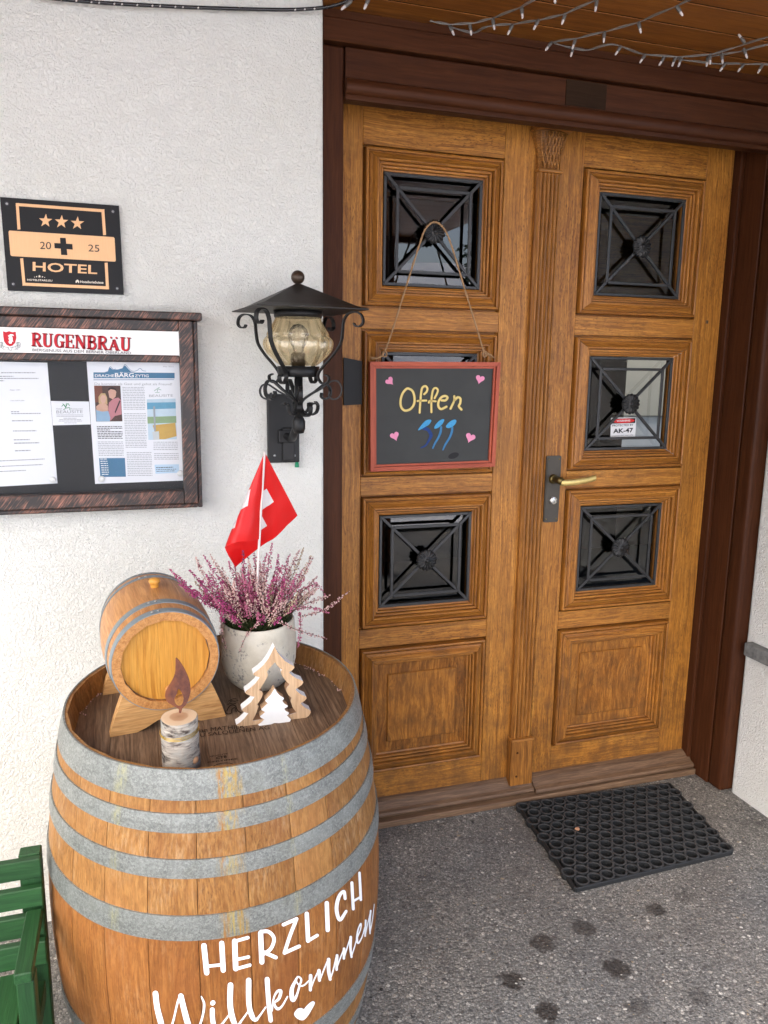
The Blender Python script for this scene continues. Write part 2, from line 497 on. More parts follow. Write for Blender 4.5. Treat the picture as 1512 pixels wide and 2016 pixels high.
M_TREEWOOD = wood('pale_beech', (0.66, 0.47, 0.29), (0.58, 0.385, 0.225), (0.47, 0.29, 0.155), rough=0.6, grain=(6.0, 170.0, 170.0), fib=0.25, stain_amt=0.1, tint=0.03)
M_GREEN = wood('green_painted_wood', (0.025, 0.09075, 0.0275), (0.017, 0.0671, 0.02), (0.009, 0.0385, 0.0125), rough=0.5, fib=0.25,
               stain=(0.018, 0.05, 0.022), stain_amt=0.6, stain_scale=(6.0, 18.0, 18.0), bump=0.4)
M_FRAME_RED = wood('red_stained_frame', (0.52, 0.105, 0.045), (0.44, 0.080, 0.034), (0.31, 0.050, 0.023), rough=0.42, fib=0.2, stain_amt=0.25, tint=0.1)
M_IRON = plain('black_wrought_iron', (0.008, 0.008, 0.008), 0.45, 0.0, 0.35, 0.3, 60.0, 0.25)
M_ROOF_IRON = plain('brown_black_lamp_sheet', (0.017, 0.014, 0.012), 0.5, 0.0, 0.35, 0.35, 35.0, 0.15)
M_BALL = plain('bronzed_ball', (0.055, 0.035, 0.022), 0.35, 0.4, 0.5, 0.25, 60.0)
M_ROSETTE = plain('cast_iron_rosette', (0.026, 0.026, 0.026), 0.33, 0.3, 0.5, 0.3, 90.0, 0.1)
M_GRILLE = plain('blackened_steel_grille', (0.038, 0.039, 0.040), 0.36, 0.3, 0.5, 0.35, 90.0, 0.2)
M_BLACK = plain('matt_black', (0.007, 0.007, 0.008), 0.5, 0.0, 0.3, 0.2, 40.0)
M_WHITE = plain('white_paint', (0.82, 0.82, 0.82), 0.55, 0.0, 0.4, 0.03, 30.0)
M_VINYL = plain('white_vinyl', (0.83, 0.83, 0.84), 0.4, 0.0, 0.45, 0.02, 30.0)
M_SCREW = plain('zinc_screw', (0.45, 0.45, 0.46), 0.35, 0.9, 0.5, 0.2, 200.0)
M_BRASS = plain('worn_brass', (0.72, 0.55, 0.20), 0.42, 0.75, 0.5, 0.25, 60.0)
M_BRASS_DARK = plain('dark_brass', (0.17, 0.125, 0.045), 0.38, 0.85, 0.5, 0.35, 80.0)
M_BRONZE = plain('bronzed_plate', (0.062, 0.054, 0.043), 0.46, 0.4, 0.5, 0.25, 70.0, 0.1)
M_STEEL = plain('satin_steel', (0.68, 0.67, 0.64), 0.28, 0.9, 0.5, 0.1, 60.0)
M_SLATE = plain('chalkboard_slate', (0.050, 0.052, 0.050), 0.62, 0.0, 0.25, 0.30, 9.0, 0.05)
M_CHALK_Y = plain('yellow_chalk_pen', (0.78, 0.62, 0.24), 0.8, 0, 0.2, 0.08, 300.0)
M_CHALK_O = plain('ochre_chalk_outline', (0.16, 0.115, 0.03), 0.8, 0, 0.2, 0.2, 300.0)
M_CHALK_B = plain('light_blue_chalk_pen', (0.07, 0.33, 0.60), 0.7, 0, 0.2, 0.3, 250.0)
M_CHALK_D = plain('dark_blue_chalk_pen', (0.022, 0.055, 0.20), 0.7, 0, 0.2, 0.25, 250.0)
M_CHALK_M = plain('mid_blue_chalk_pen', (0.055, 0.20, 0.38), 0.7, 0, 0.2, 0.25, 250.0)
M_CHALK_P = plain('pink_chalk_pen', (0.80, 0.30, 0.46), 0.7, 0, 0.2, 0.12, 250.0)
M_ROPE = plain('jute_cord', (0.36, 0.22, 0.115), 0.9, 0, 0.1, 0.35, 400.0, 0.5)
M_RUBBER = plain('black_rubber', (0.016, 0.017, 0.018), 0.55, 0, 0.35, 0.4, 55.0, 0.2)
M_PAPER = plain('white_paper', (0.78, 0.79, 0.82), 0.75, 0, 0.2, 0.02, 20.0)
M_PRINT = plain('black_print', (0.05, 0.05, 0.055), 0.8, 0, 0.1, 0.1, 50.0)
M_PRINT_G = plain('grey_print', (0.33, 0.34, 0.36), 0.8, 0, 0.1, 0.3, 600.0)
M_PRINT_B = plain('blue_print', (0.070, 0.185, 0.31), 0.7, 0, 0.2, 0.06, 50.0)
M_PRINT_LB = plain('pale_blue_print', (0.50, 0.66, 0.80), 0.7, 0, 0.2, 0.05, 50.0)
M_PRINT_R = plain('red_print', (0.52, 0.012, 0.025), 0.5, 0, 0.3, 0.05, 50.0)
M_PRINT_GREEN = plain('green_print', (0.05, 0.28, 0.13), 0.7, 0, 0.2, 0.1, 50.0)
M_WARN = plain('warning_red', (0.66, 0.03, 0.03), 0.5, 0, 0.3, 0.05, 50.0)
M_MAGNET = plain('white_magnet', (0.74, 0.74, 0.72), 0.4, 0, 0.4, 0.03, 50.0)
M_GREENCAP = plain('green_plastic_cap', (0.015, 0.25, 0.12), 0.4, 0, 0.4, 0.1, 50.0)
M_BURN = plain('burnt_branding', (0.028, 0.018, 0.012), 0.85, 0, 0.1, 0.5, 260.0)
M_GOLD = plain('gold_wire', (0.62, 0.42, 0.09), 0.3, 0.9, 0.5, 0.15, 100.0)
M_STONE = plain('grey_stone_ledge', (0.16, 0.165, 0.16), 0.75, 0, 0.3, 0.75, 60.0, 0.6)
M_SOIL = plain('dark_potting_soil', (0.022, 0.016, 0.011), 0.95, 0, 0.1, 0.5, 150.0, 0.6)
M_CABLE = plain('grey_clear_cable', (0.15, 0.14, 0.125), 0.30, 0, 0.5, 0.3, 60.0)
M_CABLE_BLACK = plain('black_rope_light_tube', (0.014, 0.014, 0.016), 0.25, 0, 0.6, 0.2, 60.0)
M_SOCKET = plain('smoky_bulb_holder', (0.105, 0.098, 0.088), 0.35, 0, 0.5, 0.3, 120.0)
M_BULB = plain('frosted_bulb_tip', (0.58, 0.53, 0.50), 0.35, 0, 0.5, 0.05, 60.0)
M_SNOW = plain('snow', (0.86, 0.87, 0.89), 0.7, 0, 0.2, 0.05, 0.6, 0.3)
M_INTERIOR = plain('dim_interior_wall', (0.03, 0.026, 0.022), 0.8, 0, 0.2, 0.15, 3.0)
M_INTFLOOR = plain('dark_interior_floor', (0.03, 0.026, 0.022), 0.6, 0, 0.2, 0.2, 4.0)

def make_zinc(name, stains):
    t = NT(name)
    p = t.obj(False)
    sp = t.vor(p, 260.0); sp2 = t.vor(p, 520.0)
    n1 = t.noise(p, 22.0, 4.0, 0.6).outputs[0]
    v = t.math('ADD', t.math('MULTIPLY', t.n('SeparateColor', {0: sp.outputs['Color']}).outputs[0], 0.5), t.math('MULTIPLY', t.n('SeparateColor', {0: sp2.outputs['Color']}).outputs[1], 0.5))
    c = t.ramp(v, [(0.1, (0.128, 0.134, 0.126)), (0.5, (0.186, 0.196, 0.184)), (0.9, (0.275, 0.287, 0.268))])
    c = t.mix(t.math('MULTIPLY', t.step(n1, 0.4, 0.7), 0.4), c, (0.315, 0.335, 0.315))
    c = t.mix(t.math('MULTIPLY', t.step(t.noise(p, 9.0, 5.0, 0.7).outputs[0], 0.55, 0.72), 0.45), c, (0.16, 0.165, 0.125))
    if stains:
        # runs of rust below the rivets: narrow in angle, streaked downwards
        s = t.n('SeparateXYZ', {0: p})
        ang = t.math('ARCTAN2', s.outputs[1], s.outputs[0])
        nz = t.noise(t.scale(p, (40.0, 40.0, 9.0)), 1.0, 4.0, 0.65).outputs[0]
        for a0, w, col, amt in stains:
            d = t.math('ABSOLUTE', t.math('SUBTRACT', ang, math.radians(a0)))
            wide = t.math('ADD', d, t.math('MULTIPLY', t.math('SUBTRACT', nz, 0.5), -w * 3.5))
            m = t.math('MULTIPLY', t.n('MapRange', {0: wide, 1: w * 1.5, 2: 0.0}, clamp=True, interpolation_type='SMOOTHSTEP').outputs[0], amt)
            m = t.math('MULTIPLY', m, t.step(t.noise(t.scale(p, (300.0, 300.0, 12.0)), 1.0 + a0 * 0.001, 4.0, 0.7).outputs[0], 0.42, 0.62))
            c = t.mix(m, c, col)
    return t.pbr(c, t.n('MapRange', {0: v, 3: 0.55, 4: 0.38}).outputs[0], 0.35, t.bump(v, 0.12, 0.0008), spec=0.45)
M_ZINC = make_zinc('galvanised_hoop', [(-92.0, 0.06, (0.40, 0.30, 0.08), 0.95), (-94.0, 0.02, (0.30, 0.12, 0.03), 0.9), (-89.5, 0.03, (0.36, 0.22, 0.05), 0.9), (-72.0, 0.02, (0.45, 0.43, 0.20), 0.4), (-128.0, 0.03, (0.42, 0.40, 0.17), 0.5)])
M_ZINC_SMALL = plain('grey_cask_hoop', (0.215, 0.255, 0.27), 0.42, 0.35, 0.45, 0.15, 60.0)

def make_copper():
    t = NT('brushed_copper_black')
    p = t.pos()
    s = t.n('SeparateXYZ', {0: p})
    # brush marks running diagonally over the black frame
    a = t.math('ADD', s.outputs[0], t.math('MULTIPLY', s.outputs[2], -0.75))
    b = t.math('ADD', t.math('MULTIPLY', s.outputs[0], 0.75), s.outputs[2])
    v = t.n('CombineXYZ', {0: t.math('MULTIPLY', a, 420.0), 1: t.math('MULTIPLY', b, 22.0), 2: t.math('MULTIPLY', s.outputs[1], 60.0)}).outputs[0]
    g = t.noise(v, 1.0, 4.0, 0.65).outputs[0]
    big = t.noise(p, 20.0, 3.0).outputs[0]
    m = t.step(t.math('ADD', g, t.math('MULTIPLY', t.math('SUBTRACT', big, 0.5), 0.5)), 0.50, 0.78)
    c = t.mix(m, (0.020, 0.015, 0.013), (0.42, 0.19, 0.13))
    return t.pbr(c, 0.42, t.math('MULTIPLY', m, 0.6), t.bump(g, 0.15, 0.0006))
M_COPPER = make_copper()
def make_gold_plate():
    t = NT('brushed_copper_gold')
    p = t.obj(False)
    g = t.noise(t.scale(p, (900.0, 40.0, 25.0)), 1.0, 3.0).outputs[0]
    c = t.mix(g, (0.66, 0.37, 0.18), (0.80, 0.50, 0.27))
    return t.pbr(c, 0.45, 0.35, spec=0.4)
M_GOLDPLATE = make_gold_plate()

def make_glass(name, tint=(1, 1, 1), rough=0.0, body=0.0, bodycol=(0.5, 0.5, 0.5), ior=1.5, faces=1.9):
    """thin pane: clear, reflecting by Fresnel"""
    t = NT(name)
    fr = t.n('Fresnel', {'IOR': ior}).outputs[0]
    fr = t.math('MULTIPLY', fr, faces, True)       # both faces of the pane
    tr = t.n('BsdfTransparent', {0: tint})
    gl = t.n('BsdfGlossy', {'Color': (1, 1, 1), 'Roughness': rough})
    base = tr.outputs[0]
    if body:
        df = t.n('BsdfDiffuse', {'Color': bodycol})
        mx = t.n('MixShader', {0: body}); t.set(mx.inputs[1], tr.outputs[0]); t.set(mx.inputs[2], df.outputs[0])
        base = mx.outputs[0]
    mx = t.n('MixShader', {0: fr}); t.set(mx.inputs[1], base); t.set(mx.inputs[2], gl.outputs[0])
    t.t.links.new(mx.outputs[0], t.out.inputs[0])
    return t.m
M_PANE = make_glass('door_glass', (0.66, 0.69, 0.68), 0.0, ior=1.52, faces=1.75)
M_CASEGLASS = make_glass('case_glass', (0.97, 0.98, 0.98), 0.0, ior=1.2, faces=1.0)
def make_amber():
    t = NT('amber_lamp_glass')
    g = t.n('BsdfGlass', {'Color': (0.97, 0.88, 0.70), 'Roughness': 0.03, 'IOR': 1.45})
    tr = t.n('BsdfTransparent', {0: (0.98, 0.90, 0.74)})
    gl = t.n('BsdfGlossy', {'Color': (1, 0.95, 0.85), 'Roughness': 0.06})
    lw = t.n('LayerWeight', {'Blend': 0.35}).outputs['Facing']
    m0 = t.n('MixShader', {0: 0.30}); t.set(m0.inputs[1], tr.outputs[0]); t.set(m0.inputs[2], g.outputs[0])
    m1 = t.n('MixShader', {0: t.math('ADD', t.math('MULTIPLY', t.math('POWER', lw, 2.0), 0.5), 0.10)})
    t.set(m1.inputs[1], m0.outputs[0]); t.set(m1.inputs[2], gl.outputs[0])
    t.t.links.new(m1.outputs[0], t.out.inputs[0])
    return t.m
M_AMBER = make_amber()

# ================================================================== ground and surroundings
def make_asphalt():
    t = NT('exposed_aggregate_asphalt')
    p = t.pos()
    v1 = t.vor(p, 92.0); v2 = t.vor(p, 235.0)
    s1 = t.n('SeparateColor', {0: v1.outputs['Color']}); s2 = t.n('SeparateColor', {0: v2.outputs['Color']})
    c = t.ramp(s2.outputs[0], [(0.0, (0.095, 0.094, 0.090)), (0.5, (0.150, 0.146, 0.140)), (0.85, (0.205, 0.20, 0.19)), (1.0, (0.33, 0.32, 0.30))])
    stone = t.ramp(s1.outputs[1], [(0.0, (0.06, 0.06, 0.06)), (0.35, (0.14, 0.137, 0.132)), (0.7, (0.20, 0.193, 0.182)), (0.92, (0.29, 0.275, 0.245)), (1.0, (0.56, 0.54, 0.50))])
    near = t.step(v1.outputs['Distance'], 0.52, 0.40)
    show = t.math('MULTIPLY', near, t.step(s1.outputs[0], 0.35, 0.45))
    c = t.mix(show, c, stone)
    mort = t.step(v2.outputs['Distance'], 0.45, 0.75)
    c = t.mix(t.math('MULTIPLY', mort, 0.55), c, (0.055, 0.052, 0.050))
    big = t.noise(p, 2.4, 4.0, 0.6).outputs[0]
    c = t.mix(t.math('MULTIPLY', t.step(big, 0.42, 0.68), 0.45), c, (0.070, 0.066, 0.066))
    mid = t.noise(p, 11.0, 4.0, 0.65).outputs[0]
    c = t.mix(t.math('MULTIPLY', t.step(mid, 0.56, 0.72), 0.5), c, (0.045, 0.040, 0.040))
    # drips of melt water: dark damp blotches
    wob = t.n('VectorMath', {0: t.noise(p, 55.0, 3.0).outputs['Color'], 1: (0.05, 0.05, 0.0)}, operation='MULTIPLY').outputs[0]
    q = t.n('VectorMath', {0: p, 1: wob}, operation='ADD').outputs[0]
    damp = None
    for u, v, r, a in ((1008, 1930, 23, 0.9), (1066, 1856, 25, 0.8), (1150, 1827, 23, 0.7), (1215, 1906, 27, 0.9), (1291, 1791, 21, 0.8),
                       (1079, 1992, 26, 0.9), (1254, 1982, 24, 0.5), (1348, 1765, 22, 0.4), (1375, 1960, 24, 0.35)):
        g = WZ(u, v, 0.0); rad = (WZ(u + r, v, 0.0) - g).length
        d = t.n('VectorMath', {0: q, 1: (g.x + 0.025, g.y + 0.025, 0.0)}, operation='DISTANCE').outputs['Value']
        m = t.math('MULTIPLY', t.step(d, rad * 1.12, rad * 0.80), a)
        damp = m if damp is None else t.math('MAXIMUM', damp, m)
    tone = t.step(t.noise(p, 0.9, 3.0).outputs[0], 0.4, 0.62)
    c = t.mix(1.0, c, t.mix(tone, (1.08, 1.12, 1.15), (1.34, 1.29, 1.21)), 'MULTIPLY')
    c = t.mix(t.math('MULTIPLY', damp, 0.88), c, (0.022, 0.018, 0.016))
    h = t.math('ADD', t.math('MULTIPLY', t.math('SUBTRACT', 0.6, v1.outputs['Distance']), 0.8), t.math('MULTIPLY', t.math('SUBTRACT', 0.6, v2.outputs['Distance']), 0.6))
    rough = t.n('MapRange', {0: damp, 3: 0.86, 4: 0.50}).outputs[0]
    return t.pbr(c, rough, 0.0, t.bump(h, 0.75, 0.004), spec=0.3)
M_ASPHALT = make_asphalt()
g = mk('ground', [(-40, -60, 0), (40, -60, 0), (40, 40, 0), (-40, 40, 0)], [(0, 1, 2, 3)], M_ASPHALT)
tag(g, 'grey asphalt with exposed gravel and dark damp spots', 'ground', kind='structure')

# snow-covered slope across the yard (seen mirrored in the door panes)
def snow_slope():
    nx, ny = 56, 40
    vs, fs = [], []
    for j in range(ny):
        for i in range(nx):
            x = -48 + 96 * i / (nx - 1); y = -4.4 - 46 * (j / (ny - 1)) ** 1.3
            d = -4.4 - y
            z = 0.05 + 0.35 * min(1, d / 2.0) + max(0, d - 2) * 0.19 + 0.45 * noise.noise(Vector((x * 0.16, y * 0.22, 0))) * min(1, d / 3) + 0.12 * noise.noise(Vector((x * 0.7, y * 0.7, 3)))
            vs.append((x, y, max(0.004, z)))
    for j in range(ny - 1):
        for i in range(nx - 1):
            fs.append((j * nx + i, (j + 1) * nx + i, (j + 1) * nx + i + 1, j * nx + i + 1))
    o = mk('snow_slope', vs, fs, M_SNOW, smooth=True)
    tag(o, 'snow covered slope across the yard mirrored in the panes', 'snow', kind='structure')
snow_slope()
o = mk('snow_field', [(-40, 10, 0.03), (40, 10, 0.03), (40, 40, 1.5), (-40, 40, 1.5)], [(0, 1, 2, 3)], M_SNOW)
tag(o, 'snow behind the house seen through its far window', 'snow', kind='structure')

backdrop = thing('added_backdrop', 'added cream block behind the house, toning down the bright view through the hall window', 'backdrop', (6.6, 7.0, 0))  # block added to dim what shows through the hall window
M_CREAMWALL = plain('cream_render', (0.46, 0.43, 0.36), 0.9, 0, 0.2, 0.08, 3.0)
box('wall', (4.2, 6.4, 0.95), (9.5, 8.5, 3.0), M_CREAMWALL, backdrop, 'x', 0.01)
box('plinth', (4.25, 6.45, -0.1), (9.45, 8.45, 0.948), plain('white_plinth', (0.55, 0.56, 0.57), 0.9, 0, 0.2, 0.15, 5.0), backdrop, 'x', 0.01)
M_SPRUCE = plain('spruce_needles', (0.030, 0.052, 0.026), 0.8, 0, 0.2, 0.45, 6.0)
M_BARK = plain('grey_bark', (0.10, 0.075, 0.055), 0.9, 0, 0.1, 0.35, 14.0, 0.5)
def spruce(x, y, h, label):
    rnd = random.Random(int(x * 100))
    z0 = 0.3 + max(0, -6.4 - y) * 0.19
    t = thing('spruce_tree', label, 'tree', (x, y, z0), 'spruces on the snow slope')
    tube('trunk', [(x, y, z0 - 0.3), (x, y, z0 + h * 0.5), (x, y, z0 + h)], [h * 0.022, h * 0.013, 0.01], M_BARK, t, 8)
    V, F = [], []
    for k in range(26):
        f = k / 26.0
        zc = z0 + h * (0.10 + 0.88 * f); R = h * 0.20 * (1 - f) ** 0.85 + 0.05
        for b in range(9):
            a = 2 * PI * (b + rnd.random()) / 9
            d = Vector((math.cos(a), math.sin(a), -0.32)); L = R * (0.75 + 0.5 * rnd.random())
            side = Vector((-math.sin(a), math.cos(a), 0))
            for s in range(7):
                fr = (s + 1) / 7.0
                c = Vector((x, y, zc)) + d * (L * fr)
                for q in range(3):
                    e = (side * rnd.uniform(-1, 1) + Vector((0, 0, rnd.uniform(-0.6, 0.25))) + d * 0.4).normalized()
                    w = d.cross(e).normalized() * 0.05 * (h / 8)
                    l = (0.34 - 0.12 * fr) * (h / 8)
                    bI = len(V)
                    V += [c - w, c + w, c + e * l + w * 0.3, c + e * l - w * 0.3]
                    F.append((bI, bI + 1, bI + 2, bI + 3))
    mk('crown', V, F, M_SPRUCE, t)
spruce(3.4, -16.5, 7.0, 'dark spruce mirrored at the left of the upper left door pane')
spruce(2.0, -27.0, 10.0, 'smaller far spruce standing up the snow slope')
spruce(13.5, -25.0, 9.0, 'spruce at the right of the snow slope')

# ================================================================== the house
YW = -0.22                          # face of the plastered wall; the door leaves lie at y = 0
house = thing('house', 'white rough plastered house front round the wooden entrance, with boarded porch ceiling', 'house', (0.489, YW, 0))
def hbox(name, lo, hi, mat=M_PLASTER, bev=0.004, parent=None):
    return box(name, lo, hi, mat, parent or house, 'x', bev, 2)
hbox('front_wall', (-6.0, YW, -0.05), (0.489, 0.10, 4.2), bev=0.008)
hbox('upper_wall', (0.491, -0.20, 2.46), (2.028, 0.12, 4.2))
side_wall = hbox('side_wall', (2.03, -0.85, -0.05), (2.45, -0.2, 4.2), bev=0.012)
hbox('outer_wall', (2.452, -0.2, -0.05), (9.0, 0.10, 4.2))
hbox('end_wall', (-6.0, 0.102, -0.05), (-5.7, 3.6, 4.2))
hbox('end_wall', (8.7, 0.102, -0.05), (9.0, 3.6, 4.2))
# rear wall with a window that lets daylight into the hall
hbox('rear_wall', (-5.698, 3.4, -0.05), (3.93, 3.6, 4.2))
hbox('rear_wall', (4.75, 3.4, -0.05), (8.698, 3.6, 4.2))
hbox('rear_wall', (3.932, 3.4, -0.05), (4.748, 3.6, 0.80))
hbox('rear_wall', (3.932, 3.4, 1.95), (4.748, 3.6, 4.2))
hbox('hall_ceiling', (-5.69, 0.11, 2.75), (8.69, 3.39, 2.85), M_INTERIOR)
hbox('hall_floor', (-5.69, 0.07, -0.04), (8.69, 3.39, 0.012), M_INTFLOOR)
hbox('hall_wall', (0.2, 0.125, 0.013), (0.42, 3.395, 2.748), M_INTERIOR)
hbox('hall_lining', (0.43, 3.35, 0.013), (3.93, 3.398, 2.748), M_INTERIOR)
box('hall_panelling', (3.0, 3.30, 1.99), (5.4, 3.346, 2.745), M_OAK, house, 'x')
hbox('roof', (-6.8, -0.9, 4.21), (9.6, 4.6, 4.4), M_BROWN)
# stone ledge along the side wall
hbox('stone_ledge', (1.998, -0.84, 0.541), (2.035, -0.226, 0.590), M_STONE, 0.006)
M_GAP_SHADE = plain('board_gap_shade', (0.012, 0.006, 0.003), 0.9, 0, 0.05, 0.2, 30.0)  # near-black colour stands in for shade in the gaps between ceiling boards
# porch ceiling: boards running along the wall
pc = hbox('porch_ceiling', (-1.6, -2.95, 2.441), (2.028, -0.2, 2.458), M_BROWN)
yb = -0.182
k = 0
for yb0 in [-0.182, -0.275, -0.395, -0.512] + [-0.512 - 0.118 * i for i in range(1, 21)]:
    yb1 = {-0.182: -0.275, -0.275: -0.395, -0.395: -0.512}.get(yb0, yb0 - 0.118)
    if k == 0:
        box('plank', (0.492, yb1 + 0.006, 2.420), (2.027, yb0, 2.440), M_SOFFIT, pc, 'x', 0.0012)
    else:
        box('plank', (-1.59, yb1 + 0.006, 2.420), (2.027, min(yb0, -0.222), 2.440), M_SOFFIT, pc, 'x', 0.0012)
    box('gap_shade_strip', (0.493 if k == 0 else -1.58, yb1 - 0.0005, 2.4216), (2.026, yb1 + 0.0065, 2.4395), M_GAP_SHADE, pc, 'x', 0)
    k += 1
hbox('eave_beam', (-1.6, -3.02, 2.385), (2.028, -2.952, 2.46), M_BROWN)
box('porch_post', (-1.5, -3.05, 0.0), (-1.36, -2.96, 2.384), M_BROWN, house, 'z')
box('porch_post', (1.62, -3.05, 0.0), (1.76, -2.96, 2.384), M_BROWN, house, 'z')

# ================================================================== door frame
df = thing('door_frame', 'dark brown painted timber frame and lintel round the double door', 'door frame', (1.26, -0.1, 0))
box('jamb', (0.4905, -0.186, 0.0), (0.552, 0.06, 2.334), M_BROWN, df, 'z', 0.006, 2)
box('jamb_inner_board', (1.986, -0.126, 0.0), (2.060, 0.06, 2.334), M_BROWN, df, 'z', 0.002)
box('jamb_front_board', (1.984, -0.197, 0.0), (2.062, -0.128, 2.205), M_BROWN, df, 'z', 0.016, 3)
box('door_stop', (1.9665, -0.032, 0.0), (1.9855, 0.06, 2.334), M_BROWN, df, 'z', 0.004, 2)
box('lintel', (0.5545, -0.19, 2.207), (2.029, -0.150, 2.334), M_BROWN, df, 'x', 0.004, 2)
prof = [(0.0, 0.0)] + [(0.020 - 0.020 * math.cos(PI * i / 10), 0.017 * math.sin(PI * i / 10)) for i in range(1, 10)] + [(0.040, 0.0)]
sweep_profile('roll_moulding', prof, 1.47, M_BROWN, df, frame((1, 0, 0), (0, 0, 1), (0, -1, 0), (1.29, -0.1895, 2.219)), smooth=True)
box('upper_beam', (0.4905, -0.204, 2.338), (2.029, 0.06, 2.393), M_BROWN, df, 'x', 0.003)
box('ceiling_strip', (0.4905, -0.181, 2.394), (2.029, 0.06, 2.4405), M_BROWN, df, 'x', 0.002)
box('bare_patch', (1.201, -0.1925, 2.262), (1.333, -0.18, 2.330), M_BROWN_PATCH, df, 'x', 0.0005)
box('threshold', (0.553, -0.066, 0.0), (1.9855, 0.06, 0.024), M_OAK_GREY, df, 'x', 0.004, 2)

# ================================================================== the two door leaves
PROF = [(0.0, -0.018), (0.0055, -0.018), (0.0065, 0.008), (0.008, 0.0125), (0.012, 0.0140), (0.0155, 0.0120), (0.0165, 0.003), (0.0185, 0.003),
        (0.0195, 0.0085), (0.027, 0.013), (0.034, 0.0195), (0.0385, 0.0235), (0.042, 0.0235), (0.0440, 0.0200), (0.0446, 0.008), (0.0462, 0.008), (0.0470, 0.0125), (0.0510, 0.0125), (0.0528, 0.0105),
        (0.0532, 0.000), (0.0546, 0.000), (0.0552, 0.0048), (0.0588, 0.0045), (0.0605, 0.0025), (0.0610, -0.008), (0.066, -0.010), (0.0665, -0.045)]
ZP = [(2.155, 1.697), (1.634, 1.182), (1.122, 0.681), (0.617, 0.170)]
def vert(name, x0, x1, z0, z1, mat, parent, y0=0.0, y1=0.05, bev=0.0012):
    return box(name, (x0, y0, z0), (x1, y1, z1), mat, parent, 'z', bev)
def horiz(name, x0, x1, z0, z1, mat, parent, y0=0.0005, y1=0.05, bev=0.0012):
    return box(name, (x0, y0, z0), (x1, y1, z1), mat, parent, 'x', bev)
def moulding(x0, x1, z0, z1, leaf):
    xc, zc = (x0 + x1) / 2, (z0 + z1) / 2
    o = None
    g = 0.0006
    specs = [((1, 0, 0), (0, 0, -1), (xc, 0, z1), x1 - x0), ((-1, 0, 0), (0, 0, 1), (xc, 0, z0), x1 - x0),
             ((0, 0, 1), (1, 0, 0), (x0, 0, zc), z1 - z0), ((0, 0, -1), (-1, 0, 0), (x1, 0, zc), z1 - z0)]
    for X, Y, c, L in specs:
        Z = Vector(X).cross(Vector(Y))
        if Z.y > 0:                         # keep the profile facing outwards
            X = tuple(-a for a in X)
        s = sweep_profile('moulding_strip', PROF, L - 2 * g, M_OAK_MOULD, leaf, frame(X, Y, (0, -1, 0), c), (1, 1))
def rosette_mesh():
    n = 16
    vs, fs = [], []
    rings = [(0.0, 0.014), (0.010, 0.0135), (0.013, 0.010), (0.026, 0.0145), (0.040, 0.011), (0.0455, 0.004), (0.0440, 0.0)]
    seg = n * 6
    vs.append((0, 0, 0.014))
    for r, h in rings[1:]:
        for k in range(seg):
            a = 2 * PI * k / seg
            ph = (k % 6) / 6.0
            lob = abs(math.sin(PI * ph))
            rr = r * (1 - 0.13 * (1 - lob) * (1 if r > 0.03 else 0))
            hh = h - (0.0085 * (1 - lob ** 0.7) if 0.015 < r < 0.045 else 0)
            vs.append((rr * math.cos(a), rr * math.sin(a), hh))
    for k in range(seg):
        fs.append((0, 1 + k, 1 + (k + 1) % seg))
    for i in range(len(rings) - 2):
        for k in range(seg):
            k2 = (k + 1) % seg
            fs.append((1 + i * seg + k, 1 + (i + 1) * seg + k, 1 + (i + 1) * seg + k2, 1 + i * seg + k2))
    b = len(vs)                              # boss
    for i in range(6):
        f = PI / 2 * i / 5
        for k in range(12):
            a = 2 * PI * k / 12
            vs.append((0.0085 * math.cos(f) * math.cos(a), 0.0085 * math.cos(f) * math.sin(a), 0.013 + 0.0085 * math.sin(f)))
    for i in range(5):
        for k in range(12):
            k2 = (k + 1) % 12
            fs.append((b + i * 12 + k, b + i * 12 + k2, b + (i + 1) * 12 + k2, b + (i + 1) * 12 + k))
    me = bpy.data.meshes.new('rosette'); me.from_pydata(vs, [], fs)
    me.polygons.foreach_set('use_smooth', [True] * len(me.polygons))
    me.materials.append(M_ROSETTE)
    return me
ROSETTE = rosette_mesh()
